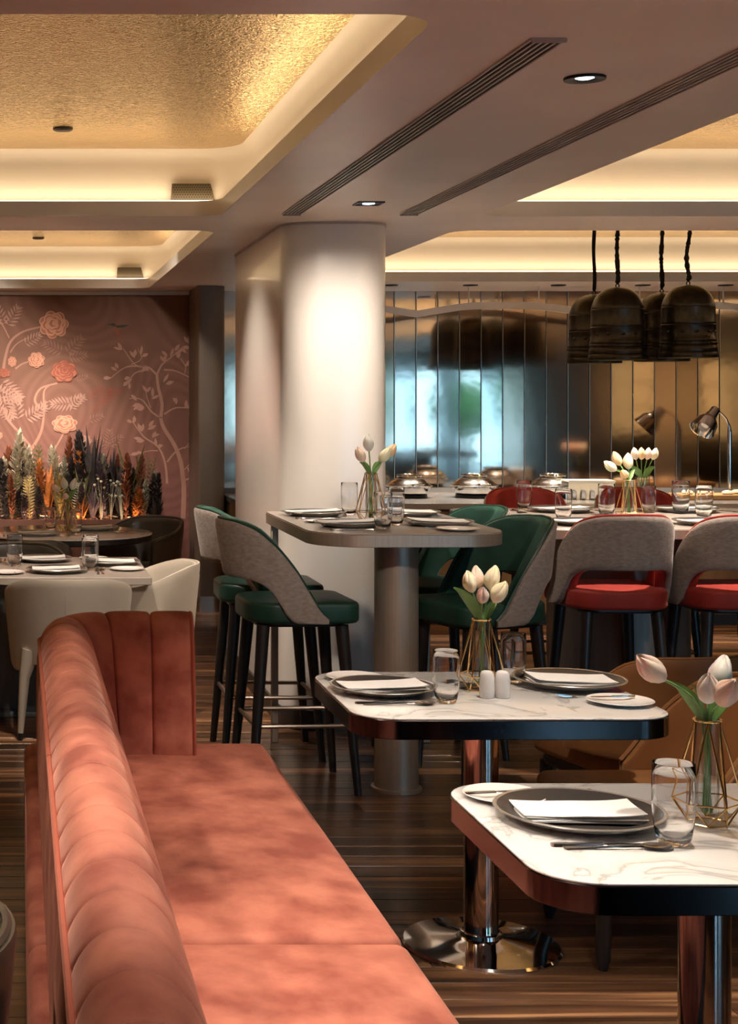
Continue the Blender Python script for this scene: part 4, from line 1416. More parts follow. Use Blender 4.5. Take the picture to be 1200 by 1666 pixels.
# ------------------------------------------------------------------ buffet counter
KT = .89
t = thing('buffet_counter', 'long buffet counter with pale top along bronze wall', 'counter', (4.0, 11.7, 0))
CXO, CYO = 4.0, 11.7
q = MB(); q.box(1.63 - CXO, 7.0 - CXO, 11.16 - CYO, 12.40 - CYO, .08, KT - .045); q.build('body', 'counter_body', t, smooth=0)
q = MB(); q.box(1.63 - CXO, 7.0 - CXO, 11.22 - CYO, 12.40 - CYO, 0, .08); q.build('plinth', 'skirting', t, smooth=0)
q = MB(); q.rbox(1.62 - CXO, 7.02 - CXO, 11.10 - CYO, 12.44 - CYO, KT - .045, KT, .004, 1); q.build('worktop', 'counter_top', t)
q = MB(); q.box(1.62 - CXO, 7.02 - CXO, 11.095 - CYO, 11.10 - CYO, KT - .043, KT - .002); q.build('front_strip', 'counter_edge', t, smooth=0)
q = MB(); q.box(1.62 - CXO, 7.0 - CXO, 12.42 - CYO, 12.46 - CYO, KT, KT + .035); q.build('upstand', 'counter_top', t, smooth=0)
pp = None
for i in range(9):
    if pp is None:
        q = MB(); q.rbox(0, .59, -.012, 0, .10, KT - .06, .003, 1); pp = q.mesh('front_panel', 'counter_body', 0)
    link('front_panel', pp, t, (1.66 + i * .605 - CXO, 11.16 - CYO, 0))
def chafing(label, loc, sc=1.0, rz=0):
    c = thing('chafing_dish', label, 'chafing dish', loc, rz, 'chafing dishes on the buffet')
    q = MB(); q.lathe([(.0005, 0), (.135, 0), (.14, .004), (.14, .022), (.0005, .022)], 40); q.build('stand', 'black_metal', c, smooth=30)
    q = MB(); q.lathe([(.0005, .022), (.128, .022), (.146, .035), (.153, .06), (.153, .092), (.0005, .092)], 44); q.build('pot', 'steel', c, smooth=30)
    q = MB(); q.lathe([(.178, .090), (.181, .094), (.176, .098), (.158, .104), (.14, .122), (.115, .142), (.092, .152), (.0005, .156)], 44); ld = q.build('lid', 'steel', c, smooth=40)
    q = MB(); q.lathe([(.082, .152), (.094, .160), (.098, .170), (.094, .178), (.080, .180), (.074, .174), (.072, .164), (.0005, .160)], 40); q.build('lid_ring', 'steel', ld, smooth=40)
    q = MB(); q.tube([(-.04, -.148, .105), (-.04, -.182, .11), (.04, -.182, .11), (.04, -.148, .105)], .006, 8); q.build('lid_handle', 'steel', ld)
    q = MB(); q.lathe([(.0005, 0), (.014, .003), (.016, .012), (.010, .02), (.0005, .022)], 16, (.168, 0, .062)); q.lathe([(.0005, 0), (.014, .003), (.016, .012), (.010, .02), (.0005, .022)], 16, (-.168, 0, .062))
    q.build('side_knob', 'steel', c)
    c.scale = (sc, sc, sc)
for lab, px_ in [('polished steel chafing dish nearest the white pillar', 665), ('polished steel chafing dish in the middle of three', 771), ('polished steel chafing dish beside the white arched rack', 899)]:
    D = 11.78
    chafing(lab, ((px_ - VX) * D / F, D, KT), 1.0 if px_ > 700 else .98, R(10))
# low black induction plates
for k, px_ in enumerate([665, 771, 899]):
    pass
# arched rack
rk = thing('arched_rack', 'white rack with a row of arched openings on buffet', 'rack', (4.28, 11.55, KT), R(-4))
q = MB()
Wd, Hd = .335, .135
def arch_poly(n):
    pts = [(-Wd / 2, 0)]
    step = Wd / n
    for i in range(n):
        c = -Wd / 2 + step * (i + .5); r_ = step * .33
        pts += [(c - r_, .0), (c - r_, .055)]
        pts += [(c - r_ * math.cos(R(a)), .055 + r_ * math.sin(R(a))) for a in (20, 45, 70, 90, 110, 135, 160)]
        pts += [(c + r_, .055), (c + r_, .0)]
    pts += [(Wd / 2, 0), (Wd / 2, Hd), (-Wd / 2, Hd)]
    return pts
for yy in (-.10, .085):
    p = arch_poly(5)
    q.loft([[(a, yy, b) for a, b in p], [(a, yy + .015, b) for a, b in p]])
q.build('arched_side', 'rack_white', rk, smooth=0)
q = MB(); q.box(-Wd / 2 - .004, Wd / 2 + .004, -.104, .104, Hd, Hd + .012); q.build('rack_top', 'rack_white', rk, smooth=0)
# counter vase with tulips
V6 = (1045 - VX) * 11.75 / F
cv = thing('glass_vase', 'clear glass vase with tulips on the buffet', 'vase', (V6, 11.75, KT))
q = MB(); q.lathe([(.0005, 0), (.055, 0), (.058, .004), (.050, .07), (.052, .17), (.050, .17), (.048, .07), (.054, .01), (.0005, .008)], 28); q.build('vessel', 'clear_glass', cv)
for k, (px_, col, lab) in enumerate([(1034, 'pink', 'leftmost pink tulip'), (1043, 'peach', 'second peach tulip'), (1052, 'pink', 'third pink tulip'), (1061, 'cream', 'rightmost cream tulip')]):
    tx, ty, tz = at_d(px_, 747, 11.75)
    tulip((V6 + .01 * (k - 1.5), 11.75, KT + .012), (V6 + .02 * (k - 1.5), 11.75, KT + .16), (tx, ty, tz), col, lab + ' in the clear vase on the buffet', 'tulips on the buffet', 1.15, [(0 if k > 1 else 180, .8, 0)])
bt = thing('bottle', 'black bottle standing between buffet tulips and wire vase', 'bottle', ((1023 - VX) * 11.9 / F, 11.9, KT))
q = MB(); q.lathe([(.0005, 0), (.036, 0), (.038, .004), (.038, .17), (.030, .20), (.014, .225), (.0135, .27), (.0005, .27)], 24); q.build('body', 'glass_black', bt)
q = MB(); q.lathe([(.0145, .262), (.015, .262), (.015, .288), (.0005, .29)], 16); q.build('cap', 'gold_wire', bt)
q = MB(); q.lathe([(.0385, .06), (.0386, .06), (.0386, .13), (.0385, .13)], 24); q.build('bottle_label', 'porcelain', bt)
# serving board with bread rolls, small bowls
sb = thing('serving_board', 'long wooden serving board on the buffet under the heat lamp', 'board', (5.38, 11.6, KT))
q = MB(); q.rbox(-.42, .62, -.16, .14, 0, .038, .006, 2); q.build('board', 'wood_board', sb)
rr_ = random.Random(3)
q = MB()
prof = [(.0005, 0), (.03, .0), (.042, .012), (.036, .028), (.018, .036), (.0005, .038)]
q.lathe(prof, 16)
ME['roll'] = q.mesh('bread_roll', 'bread', 60)
for i in range(10):
    o = link('bread_roll', ME['roll'], None, (5.02 + i * .098, 11.57 + rr_.uniform(-.07, .06), KT + .038))
    o.scale = (rr_.uniform(.9, 1.15), rr_.uniform(.8, 1), rr_.uniform(.7, 1)); o.rotation_euler = (0, 0, rr_.uniform(0, 3))
    tag(o, 'pale bread roll on the wooden serving board, %s from left' % ORD[i], 'bread', 'bread rolls on the serving board')
for k, (px_, lab) in enumerate([(1002, 'small steel tray on buffet beside the arched rack'), (1074, 'small steel tray on buffet beside wooden board')]):
    tr_ = thing('serving_tray', lab, 'tray', ((px_ - VX) * 11.5 / F, 11.5, KT))
    q = MB(); slab(q, -.13, .13, -.09, .09, 0, .006, r=.03, bev=.002, n=4); q.build('base', 'steel', tr_)
    q = MB(); q.tube([(x_, y_, .012) for x_, y_ in rrect(-.13, .13, -.09, .09, .03, 4)], .006, 6, closed=True); q.build('rim', 'steel', tr_)
# heat lamp
LX, LY = 5.56, 12.02
hl = thing('heat_lamp', 'chrome heat lamp with conical shade bending over the buffet', 'lamp', (LX, LY, KT))
q = MB(); q.lathe([(.0005, 0), (.075, 0), (.078, .006), (.07, .014), (.022, .022), (.02, .05), (.0005, .05)], 32); q.build('base', 'chrome', hl)
q = MB(); q.tube([(0, 0, .04), (0, 0, .50)], .0165, 14); q.build('post', 'chrome', hl)
q = MB(); q.tube([(0, 0, .49), (-.004, 0, .54), (-.03, -.005, .60), (-.08, -.02, .645), (-.13, -.035, .668)], [.0165, .012, .008, .008, .008], 10); q.build('neck', 'chrome', hl)
ax = Vector((-.62, -.30, -.72)).normalized()
M = Matrix.Translation((-.125, -.034, .672)) @ ax.to_track_quat('Z', 'Y').to_matrix().to_4x4()
q = MB(); q.lathe([(.0005, -.01), (.030, -.008), (.036, 0), (.038, .05), (.044, .06), (.046, .085), (.060, .10), (.082, .135), (.096, .215), (.099, .22), (.094, .216), (.079, .138), (.05, .10), (.0005, .09)], 32, M=M)
q.build('shade', 'chrome', hl)
q = MB(); q.lathe([(.0005, .09), (.02, .095), (.038, .14), (.03, .175), (.0005, .185)], 20, M=M); q.build('bulb', 'porcelain', hl)

# white wavy rail hung before the wall
rl = thing('hanging_rail', 'white wavy rail hung from the ceiling before bronze panels', 'rail', (4.0, 12.0, CZ))
def rail_piece(pxs, Y=12.0):
    q = MB()
    rings = []
    f = smooth_tab(pxs)
    xs_ = []
    x_ = pxs[0][0]
    while x_ <= pxs[-1][0]:
        xs_.append(x_); x_ += 8
    for x_ in xs_ + [pxs[-1][0]]:
        X, Y_, Z = at_d(x_, f(x_), Y)
        rings.append([(X - 4.0, -.015, Z - .027 - CZ), (X - 4.0, .015, Z - .027 - CZ), (X - 4.0, .015, Z + .027 - CZ), (X - 4.0, -.015, Z + .027 - CZ)])
    q.loft(rings)
    q.build('rail', 'rail_white', rl, smooth=30)
rail_piece([(520, 498), (600, 499), (640, 505), (678, 511)])
rail_piece([(678, 511), (720, 504), (765, 498), (810, 497), (850, 497), (900, 501), (950, 508), (990, 513)])
rail_piece([(990, 513), (1040, 508), (1100, 500), (1165, 497), (1200, 500), (1260, 505)])
for px_, py_ in [(762, 498), (876, 499), (1040, 508), (1176, 498)]:
    X, Y_, Z = at_d(px_, py_, 12.0)
    q = MB(); q.tube([(X - 4.0, 0, Z + .015 - CZ), (X - 4.0, 0, 0)], .006, 8); q.build('hanger_rod', 'rail_white', rl)

# ------------------------------------------------------------------ bell pendants
def make_bell(label):
    t = thing('bell_pendant', label, 'pendant lamp', (0, 0, 0), 0, 'bell pendants over the communal area')
    # origin at the rim, height .49
    S = .1875 / 184
    pr = [(184, 905), (185, 900), (184, 878), (179, 868), (181, 862), (179, 835), (174, 824), (177, 818), (177, 806), (173, 800), (176, 794), (175, 782), (171, 776), (170, 700),
          (172, 694), (172, 688), (169, 684), (170, 676), (170, 668), (168, 662), (167, 590), (168, 572), (165, 568), (165, 556), (163, 546), (158, 530), (150, 508), (138, 486), (120, 464), (95, 444), (62, 429), (28, 421), (1, 419)]
    q = MB(); q.lathe([(r_ * S, (905 - y_) * S) for r_, y_ in pr], 48); body = q.build('bell_body', 'bell_bronze', t, smooth=35)
    q = MB(); q.lathe([(183 * S, 0), (176 * S, 0), (168 * S, 60 * S), (164 * S, 300 * S), (130 * S, 420 * S), (.0005, 470 * S)], 40); q.build('bell_lining', 'bell_bronze', t)
    q = MB()
    for i in range(40):
        a = 2 * PI * i / 40
        q.lathe([(.0005, -.0045), (.0045, 0), (.0005, .0045)], 6, (178 * S * math.cos(a), 178 * S * math.sin(a), (905 - 812) * S))
    q.build('bead_ring', 'bell_bronze', body)['kind'] = 'stuff'
    q = MB()
    for i in range(12):
        a = 2 * PI * (i + .5) / 12
        M = Matrix.Rotation(a, 4, 'Z') @ Matrix.Translation((170 * S, 0, (905 - 735) * S))
        q.add([(0, -.022, 0), (0, 0, -.014), (0, .022, 0), (0, 0, .014), (.005, 0, 0)], [(0, 1, 4), (1, 2, 4), (2, 3, 4), (3, 0, 4)], M=M)
    q.build('relief_band', 'bell_bronze', body, smooth=0)['kind'] = 'stuff'
    q = MB(); q.tube([(.012 * math.cos(R(a)), 0, 486 * S + .008 + .014 * math.sin(R(a))) for a in range(0, 360, 30)], .004, 6, closed=True); q.build('top_ring', 'black_metal', t)
    q = MB(); q.lathe([(.0005, .05), (.03, .055), (.045, .09), (.03, .14), (.015, .16), (.0005, .16)], 20); q.build('bulb', 'bulb_glow', t)
    return t
bell = make_bell('')
bu = [False]
for (cx_, ytop, ybot, D, sty, lab) in [(1004, 465, 586, 10.4, 1, 'dark bronze bell pendant in front, left of the front pair'), (1119, 464, 582, 10.4, 2, 'dark bronze bell pendant in front, right of the front pair'),
                                       (966, 476, 591, 11.0, 0, 'dark bronze bell pendant behind, leftmost of the four'), (1076, 475, 588, 11.0, 1, 'dark bronze bell pendant behind, between the front pair')]:
    X, Y_, Z = at_d(cx_, ybot, D)
    o = place(bell, bu, (X, Y_, Z), R(cx_ % 37), lab)
    spot((X, Y_, Z + .045), (X, Y_, 0), 10, 95, .5, (1, .72, .4), .03)
    ch = random.Random(cx_)
    h0 = .187 / 184 * 486 + .022; h1 = GZ - .006 - Z
    pts, rad = [], []
    n = 36
    for i in range(n + 1):
        k = i / n
        wob = [.004, .004, .012][sty] * math.sin(7 * k + sty) * (1 if k > .05 else 0)
        pts.append((wob, 0, h0 + (h1 - h0) * k)); rad.append((.014 if sty else .013) * (1 + (ch.uniform(-.22, .3) if sty else .08 * math.sin(9 * k))) * (.5 if i == 0 else 1))
    for c_ in list(o.children):
        if c_.name.startswith('cord'): bpy.data.objects.remove(c_)
    q = MB(); q.tube(pts, rad, 8); q.build('cord_sleeve', 'cord_black', o)

# ------------------------------------------------------------------ mural print on the back-left wall
MY = WB - .002
def mpt(zx, zy, lift=0):     # mural coordinates: measured on the wall in units of a third of a picture pixel
    x_, y_ = zx / 3, 450 + zy / 3
    return ((x_ - VX) * WB / F, MY - lift, HC - (y_ - VY) * WB / F)
U = WB / F / 3
def ribbon(pts, w0, w1, m, lift=.0004):
    f_ = [Vector(mpt(a, b)) for a, b in pts]
    # smooth by subdividing
    sm = []
    for i in range(len(f_) - 1):
        p0, p1, p2, p3 = f_[max(i - 1, 0)], f_[i], f_[i + 1], f_[min(i + 2, len(f_) - 1)]
        for k in range(5):
            t = k / 5
            sm.append(.5 * ((2 * p1) + (-p0 + p2) * t + (2 * p0 - 5 * p1 + 4 * p2 - p3) * t * t + (-p0 + 3 * p1 - 3 * p2 + p3) * t ** 3))
    sm.append(f_[-1])
    vs, fs = [], []
    n = len(sm)
    for i, p in enumerate(sm):
        t = (sm[min(i + 1, n - 1)] - sm[max(i - 1, 0)]).normalized()
        nn = Vector((-t.z, 0, t.x))
        w_ = (w0 + (w1 - w0) * i / (n - 1)) * U / 2
        vs += [tuple(p + nn * w_ - Vector((0, lift, 0))), tuple(p - nn * w_ - Vector((0, lift, 0)))]
    for i in range(n - 1): fs.append((2 * i, 2 * i + 1, 2 * i + 3, 2 * i + 2))
    MB().add(vs, fs).build('painted_branch', m, wall_mural, smooth=0)
def mleaf(q, cx, cy, ang, ln, wd, lift):
    p = []
    for a, b in [(0, 0), (.3, .42), (.6, .5), (1, 0), (.6, -.5), (.3, -.42)]:
        dx, dy = rot(a * ln, b * wd, ang)
        p.append(mpt(cx + dx, cy + dy, lift))
    q.add(p, [(0, 1, 2, 3, 4, 5)])
FL = [0.0006]
def frond(cx, cy, ang, n, ln, m):
    FL[0] += .00022
    lift0 = FL[0]
    q = MB()
    a = R(ang)
    for i in range(n):
        t = i / (n - 1)
        bx, by = cx + math.cos(a) * ln * t, cy + math.sin(a) * ln * t
        for s in (-1, 1):
            mleaf(q, bx, by, a + s * (1.15 - .5 * t), ln * (.55 - .25 * abs(t - .4)), ln * .10, lift0 + .00002 * i + (.00001 if s > 0 else 0))
    mleaf(q, cx + math.cos(a) * ln * .9, cy + math.sin(a) * ln * .9, a, ln * .4, ln * .1, lift0 + .0002)
    q.build('painted_leaf', m, wall_mural, smooth=0)
def peony(cx, cy, r_, squash, m0, m1):
    q = MB()
    rg = random.Random(int(cx))
    spec = [(1.0, 7, m0), (.92, 7, m1), (.84, 6, m0), (.70, 6, m1), (.63, 6, m0), (.48, 5, m1), (.41, 5, m0), (.25, 5, m1), (.18, 4, m0)]
    for k, (s_, nl, mm) in enumerate(spec):
        ph = rg.uniform(0, 6)
        ox, oy = rg.uniform(-.08, .08) * r_ * k / 5, -.10 * r_ * k / 8
        pts = []
        if k % 2: ph = keep; ox, oy = keepo
        keep, keepo = ph, (ox, oy)
        for i in range(40):
            a = 2 * PI * i / 40
            rad = r_ * s_ * (.74 + .26 * abs(math.sin(nl * a / 2 + ph)) ** .6)
            pts.append(mpt(cx + ox + rad * math.cos(a), cy + oy + rad * squash * math.sin(a), .0075 + k * .0004))
        q.add(pts, [tuple(range(40))], 0 if mm == m0 else 1)
    q.build('painted_peony', [m0, m1], wall_mural, smooth=0)
B = 'mural_branch'
for pts, a, b in [([(893, 1180), (897, 1050), (892, 980), (880, 900), (850, 820), (800, 740), (785, 690), (790, 620), (772, 540), (765, 480)], 24, 13),
                  ([(765, 480), (720, 440), (660, 430), (600, 350)], 11, 3), ([(722, 442), (620, 440), (540, 495)], 10, 3), ([(720, 455), (660, 470), (625, 515)], 8, 3),
                  ([(765, 480), (790, 430), (840, 390), (882, 350)], 11, 3), ([(800, 455), (860, 462), (960, 510)], 8, 4), ([(788, 692), (740, 660), (690, 600), (630, 595)], 10, 3),
                  ([(800, 672), (860, 640), (950, 645)], 9, 4), ([(815, 1010), (805, 910), (770, 830), (700, 780), (645, 705)], 12, 4), ([(815, 905), (870, 845), (960, 822)], 10, 5),
                  ([(893, 995), (930, 985), (962, 985)], 10, 5), ([(770, 850), (730, 850), (690, 860)], 6, 3), ([(880, 400), (905, 440), (900, 475)], 5, 3), ([(960, 390), (935, 340), (915, 310)], 7, 3),
                  ([(735, 640), (720, 600), (710, 560)], 5, 2), ([(880, 960), (920, 920), (945, 880)], 6, 3), ([(640, 430), (690, 400), (670, 350)], 5, 2), ([(900, 840), (940, 790), (962, 760)], 6, 3)]:
    ribbon(pts, a, b, B)
S_ = 'mural_stem'
for pts, a, b in [([(15, 470), (25, 400), (50, 320), (110, 270), (200, 245)], 15, 8), ([(75, 450), (105, 428), (140, 415)], 10, 6), ([(190, 640), (170, 600), (200, 545), (280, 520)], 12, 8),
                  ([(140, 860), (180, 800), (205, 740), (215, 650), (215, 560), (250, 525)], 16, 7), ([(310, 765), (285, 810), (262, 850)], 9, 7), ([(-10, 200), (20, 250), (45, 300)], 8, 5),
                  ([(20, 640), (40, 700), (110, 780), (150, 830)], 14, 10), ([(50, 370), (80, 330), (130, 300)], 6, 4)]:
    ribbon(pts, a, b, S_, .0005)
for a in [(40, 235, -60, 6, 85), (20, 230, -110, 5, 70), (125, 325, -30, 6, 70), (300, 365, -155, 6, 80), (330, 370, -45, 6, 85), (340, 395, -10, 6, 70), (375, 500, -15, 5, 45)]:
    frond(a[0], a[1], a[2], a[3], a[4], 'mural_leaf_dim' if a[0] > 260 else 'mural_leaf')
for a in [(355, 620, 178, 7, 90), (350, 640, -50, 6, 65), (330, 620, -20, 6, 75), (10, 520, 40, 7, 100), (5, 590, 60, 7, 100), (90, 690, -100, 6, 90), (130, 690, -30, 7, 95), (60, 690, -150, 6, 70), (180, 680, -60, 5, 70), (-20, 560, 20, 7, 110)]:
    frond(a[0], a[1], a[2], a[3], a[4], 'mural_leaf')
for a in [(535, 830, -90, 6, 70), (540, 825, -40, 5, 60), (525, 830, -140, 5, 55), (440, 700, -20, 5, 55)]:
    frond(a[0], a[1], a[2], a[3], a[4], 'mural_leaf_dim')
for a in [(440, 590, -40, 5, 60), (500, 620, -60, 5, 70), (520, 580, -20, 4, 60), (460, 660, -60, 4, 50)]:
    frond(a[0], a[1], a[2], a[3], a[4], 'mural_red')
q = MB()
lr = random.Random(8)
for bx, by, an in [(600, 350, 215), (660, 400, 250), (688, 392, 290), (545, 490, 150), (570, 455, 190), (640, 490, 120), (630, 512, 100), (700, 440, 60), (800, 420, 250), (825, 395, 240), (860, 370, -50), (880, 352, -20), (870, 400, 250),
                   (905, 440, -60), (955, 508, 60), (930, 490, 20), (800, 520, -60), (660, 600, 200), (680, 620, 120), (715, 570, 255), (740, 590, 280), (700, 640, 150), (900, 640, -70), (930, 645, 20), (950, 640, -40), (860, 620, -110),
                   (650, 710, 230), (690, 760, 240), (720, 740, -70), (740, 780, -60), (700, 800, 150), (950, 820, -50), (920, 830, 40), (930, 780, -60), (940, 900, -70), (915, 930, 20), (950, 600, -80), (920, 330, 230), (945, 360, -70), (940, 340, 30), (760, 830, -70), (690, 860, 170)]:
    for k in range(2):
        mleaf(q, bx + lr.uniform(-8, 8), by + lr.uniform(-8, 8), R(an + lr.uniform(-25, 25) + 40 * k), lr.uniform(30, 52), lr.uniform(13, 19), .0007 + k * .0003 + len(q.v) * .000002)
q.build('painted_leaf', 'mural_branch', wall_mural, smooth=0)
peony(262, 235, 74, .95, 'mural_petal', 'mural_petal_dark'); peony(312, 462, 66, .85, 'mural_red', 'mural_petal_dark'); peony(178, 407, 42, .95, 'mural_petal', 'mural_petal_dark')
peony(315, 720, 64, .72, 'mural_petal', 'mural_petal_dark'); peony(60, 415, 22, 1.2, 'mural_petal', 'mural_petal_dark'); peony(412, 803, 36, .9, 'mural_leaf', 'mural_leaf_dim'); peony(-10, 775, 24, .9, 'mural_petal', 'mural_petal_dark')
peony(20, 470, 34, .7, 'mural_red', 'mural_petal_dark')
q = MB()
q.add([mpt(*p, .0012) for p in [(515, 232), (542, 230), (556, 226), (566, 236), (556, 246), (542, 238)]], [(0, 1, 2, 3, 4, 5)])
q.add([mpt(*p, .0012) for p in [(560, 236), (578, 262), (586, 308), (574, 290), (556, 246)]], [(0, 1, 2, 3, 4)], 1)
q.add([mpt(*p, .0013) for p in [(562, 240), (596, 236), (628, 236), (604, 248), (572, 250)]], [(0, 1, 2, 3, 4)])
q.build('painted_hummingbird', ['mural_bird', 'mural_red'], wall_mural, smooth=0)
q = MB(); q.add([mpt(*p, .0012) for p in [(944, 222), (958, 214), (970, 210), (966, 226), (954, 224)]], [(0, 1, 2, 3, 4)]); q.build('painted_bird', 'mural_bird', wall_mural, smooth=0)

# ------------------------------------------------------------------ planter with dried plants
PT = .71
t = thing('planter_box', 'long red-brown planter box below the mural', 'planter', (0, 12.15, 0))
q = MB(); x0, x1 = -3.2, 1.02
for a in [(x0, x1, -.26, -.24), (x0, x1, .27, .29), (x0, x0 + .02, -.24, .27), (x1 - .02, x1, -.24, .27)]: q.box(*a, 0.0, PT)
q.build('box', 'planter', t, smooth=0)
q = MB(); q.box(x0 + .02, x1 - .02, -.24, .27, .05, PT - .06); q.build('soil', 'soil', t, smooth=0)
SOIL = PT - .06
def plume_mesh(name, m, seed, kind):
    g = random.Random(seed)
    q = MB()
    if kind == 'plume':
        q.tube([(0, 0, 0), (.01, 0, .3), (.03, .01, .62)], [.004, .003, .002], 5)
        for i in range(170):
            t_ = g.random()
            z = .10 + .76 * t_ ** .8
            bx = .03 * min(1.6, (z / .62) ** 2)
            a = g.uniform(0, 2 * PI); sp = (.062 * math.sin(PI * (.08 + .9 * t_)) + .012)
            tip = (bx + sp * math.cos(a), sp * math.sin(a), z + .075)
            w_ = .016
            q.add([(bx, 0, z), (bx + .55 * sp * math.cos(a) - w_ * math.sin(a), .55 * sp * math.sin(a) + w_ * math.cos(a), z + .035), tip,
                   (bx + .55 * sp * math.cos(a) + w_ * math.sin(a), .55 * sp * math.sin(a) - w_ * math.cos(a), z + .030)], [(0, 1, 2, 3)])
    elif kind == 'leafy':
        for i in range(30):
            a = g.uniform(0, 2 * PI); ln = g.uniform(.3, .75); sp = g.uniform(.05, .20)
            w_ = g.uniform(.02, .042)
            b0 = (0, 0, g.uniform(0, .25))
            p1 = (sp * .4 * math.cos(a), sp * .4 * math.sin(a), b0[2] + ln * .55); p2 = (sp * math.cos(a), sp * math.sin(a), min(b0[2] + ln, .92))
            s_, c_ = math.sin(a), math.cos(a)
            q.add([b0, (p1[0] - w_ * s_, p1[1] + w_ * c_, p1[2]), p2, (p1[0] + w_ * s_, p1[1] - w_ * c_, p1[2])], [(0, 1, 2, 3)])
    elif kind == 'fern':
        for k in range(4):
            a = g.uniform(0, 2 * PI)
            for i in range(14):
                t_ = i / 13
                bx, by, bz = .16 * t_ * t_ * math.cos(a), .16 * t_ * t_ * math.sin(a), .15 + .75 * t_ - .08 * t_ * t_
                for s in (-1, 1):
                    aa = a + s * 1.3; ln = .095 * math.sin(PI * (.15 + .8 * t_)) + .015
                    tip = (bx + ln * math.cos(aa), by + ln * math.sin(aa), bz + .045)
                    md = (bx + ln * .5 * math.cos(aa), by + ln * .5 * math.sin(aa), bz + .010)
                    q.add([(bx, by, bz), (md[0], md[1], md[2] + .022), tip, (md[0], md[1], md[2] - .004)], [(0, 1, 2, 3)])
            q.tube([(0, 0, 0), (.04 * math.cos(a), .04 * math.sin(a), .5), (.16 * math.cos(a), .16 * math.sin(a), .82)], .004, 4)
    else:   # buds: stems with small pods
        for k in range(7):
            a = g.uniform(0, 2 * PI); sp = g.uniform(.03, .16); h = g.uniform(.45, .9)
            q.tube([(0, 0, 0), (sp * .4 * math.cos(a), sp * .4 * math.sin(a), h * .6), (sp * math.cos(a), sp * math.sin(a), h)], .004, 4)
            q.lathe([(.0005, 0), (.018, .008), (.026, .025), (.020, .042), (.0005, .05)], 8, (sp * math.cos(a), sp * math.sin(a), h - .01))
    return q.mesh(name, m, 0)
KINDS = {'plume': ('dried_plume', 'feathery plume'), 'leafy': ('dried_leaves', 'spiky leaf bunch'), 'fern': ('dried_fern', 'fern'), 'pods': ('dried_seed_heads', 'seed head bunch')}
CN = {'dry_cream': 'cream', 'dry_sage': 'pale sage', 'dry_orange': 'burnt orange', 'dry_rust': 'rust brown', 'dry_dark': 'near black', 'dry_olive': 'olive', 'dry_gold': 'straw gold', 'dry_plum': 'plum grey'}
cache = {}
PLANTS = {}
def plant(kind, m, px_, top, yy, rz, label=None):
    if kind == 'leafy' and (int(px_) % 3 != 0): kind = 'plume'
    yy = min(yy, 12.25)
    k = (kind, m)
    if k not in cache: cache[k] = plume_mesh(KINDS[kind][0], m, len(cache) + 3, kind)
    X = (px_ - VX) * yy / F
    ztop = HC - (top - VY) * yy / F
    o = link(KINDS[kind][0], cache[k], None, (X, yy, SOIL))
    s = (ztop - SOIL) / .92
    wide = 1.45 if kind == 'plume' else .9
    o.scale = (max(s, .5) * wide, max(s, .5) * min(wide, 1.1), s)
    o.rotation_euler = (0, 0, rz)
    base = label or 'dried %s %s in the planter below the mural' % (CN[m], KINDS[kind][1])
    tag(o, base, 'dried plant', 'dried plants in the planter', 'thing')
    if not label: PLANTS.setdefault(base, []).append(o)
g = random.Random(21)
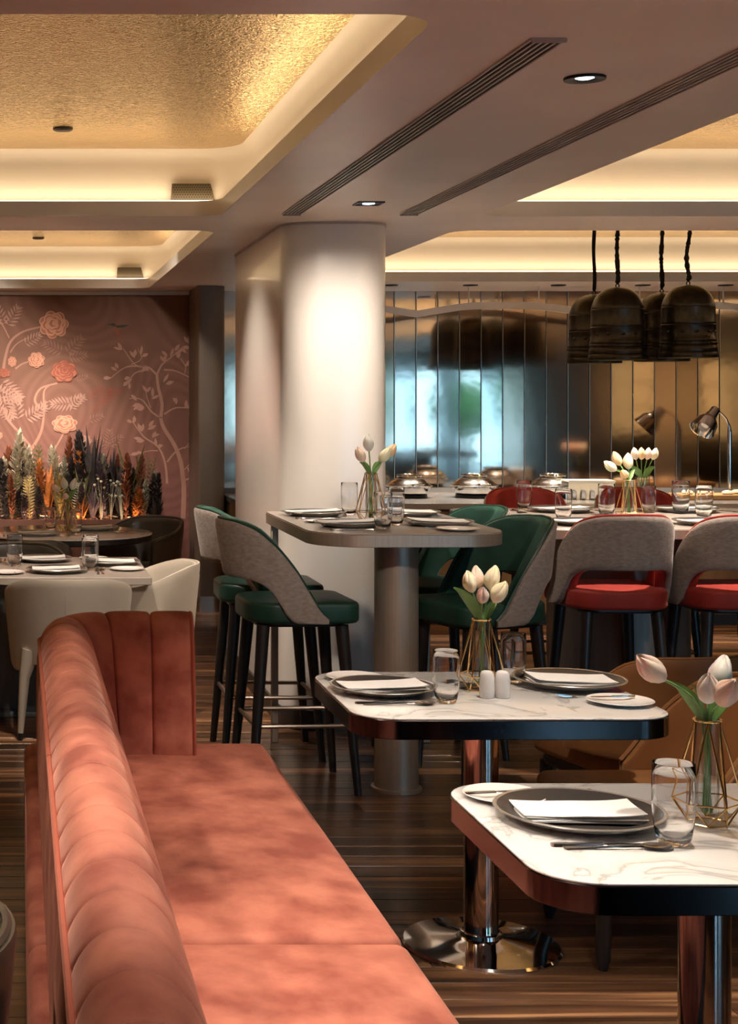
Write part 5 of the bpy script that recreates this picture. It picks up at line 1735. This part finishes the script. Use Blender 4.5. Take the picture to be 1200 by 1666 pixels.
for a in [('plume', 'dry_cream', 22, 716, 12.2), ('plume', 'dry_cream', 36, 696, 12.3), ('plume', 'dry_cream', 52, 722, 12.25), ('plume', 'dry_cream', 95, 722, 12.2), ('plume', 'dry_sage', 103, 742, 12.1),
          ('plume', 'dry_sage', 166, 738, 12.15), ('leafy', 'dry_dark', 150, 690, 12.3), ('leafy', 'dry_dark', 140, 700, 12.32), ('leafy', 'dry_olive', 210, 705, 12.32), ('leafy', 'dry_rust', 112, 708, 12.34),
          ('plume', 'dry_orange', 120, 722, 12.3), ('plume', 'dry_orange', 70, 745, 12.1), ('leafy', 'dry_orange', 78, 752, 12.08), ('leafy', 'dry_olive', 135, 738, 12.2), ('fern', 'dry_gold', 48, 770, 12.02),
          ('leafy', 'dry_rust', 190, 738, 12.25), ('leafy', 'dry_dark', 195, 745, 12.1), ('leafy', 'dry_dark', 90, 750, 12.2), ('plume', 'dry_rust', 222, 740, 12.3), ('fern', 'dry_olive', 238, 735, 12.25),
          ('leafy', 'dry_dark', 245, 770, 12.15), ('plume', 'dry_sage', 258, 765, 12.2), ('leafy', 'dry_dark', 255, 800, 12.05), ('plume', 'dry_rust', 20, 770, 12.0), ('leafy', 'dry_dark', 10, 745, 12.15),
          ('fern', 'dry_olive', 60, 715, 12.34), ('pods', 'dry_sage', 180, 776, 12.02), ('pods', 'dry_cream', 165, 775, 12.0), ('pods', 'dry_sage', 198, 778, 12.0), ('leafy', 'dry_plum', 130, 785, 12.0),
          ('leafy', 'dry_plum', 150, 780, 12.03), ('leafy', 'dry_orange', 220, 795, 12.0), ('leafy', 'dry_rust', 232, 790, 12.06), ('leafy', 'dry_orange', 132, 805, 11.98), ('plume', 'dry_gold', 100, 770, 12.05),
          ('leafy', 'dry_dark', 118, 770, 12.1), ('leafy', 'dry_dark', 170, 790, 12.06), ('leafy', 'dry_rust', 5, 725, 12.3), ('plume', 'dry_cream', 2, 742, 12.2), ('leafy', 'dry_plum', 40, 800, 11.98),
          ('leafy', 'dry_dark', 62, 790, 12.06), ('leafy', 'dry_dark', 215, 760, 12.2), ('leafy', 'dry_dark', 180, 725, 12.34), ('leafy', 'dry_dark', 32, 750, 12.3)]:
    plant(*a, g.uniform(0, 6.2))
fg = random.Random(77)
for i in range(34):
    px_ = fg.uniform(-8, 262)
    plant(fg.choice(['plume', 'plume', 'leafy', 'fern']), fg.choice(['dry_dark', 'dry_dark', 'dry_olive', 'dry_rust', 'dry_plum', 'dry_orange', 'dry_sage']), px_, fg.uniform(735, 800) + max(0, px_ - 200) * .3, fg.uniform(11.99, 12.25), fg.uniform(0, 6.2))
for i in range(9):
    plant(g.choice(['plume', 'leafy', 'fern']), g.choice(list(CN)), g.uniform(-190, -15), g.uniform(700, 790), g.uniform(12.02, 12.25), g.uniform(0, 6.2), 'dried plant in the part of the planter beyond the left edge')
for base, os_ in PLANTS.items():
    os_.sort(key=lambda o: o.location.x)
    if len(os_) > 1:
        for k, o in enumerate(os_): o['label'] = base.replace(' below the mural', ', %s of its kind from left' % ORD[k])
# dried petals and leaves scattered along the front of the planter
q = MB()
for i in range(520):
    x_ = g.uniform(-1.2, .98); y_ = 12.15 + g.uniform(-.235, -.02); z_ = SOIL + g.uniform(.0, .085)
    a, b, s_ = g.uniform(0, 6.28), g.uniform(-.7, .7), g.uniform(.015, .038)
    M = Matrix.Translation((x_, y_, z_)) @ Matrix.Rotation(a, 4, 'Z') @ Matrix.Rotation(b, 4, 'X')
    q.add([(-s_, 0, 0), (0, -s_ * .5, .004), (s_, 0, .008), (0, s_ * .5, .004)], [(0, 1, 2, 3)], g.choice([0, 1, 2, 3, 4, 4, 0]), M)
o = q.build('dried_petals', ['dry_orange', 'dry_cream', 'dry_rust', 'dry_plum', 'dry_dark'], None, smooth=0)
tag(o, 'scattered dried petals and leaves along front of planter', 'dried petals', None, 'stuff')
area((0.0, 11.945, SOIL + .075), (R(180 - 55), 0, 0), 2.0, .02, 1.4, (1, .62, .38), 'planter_strip')
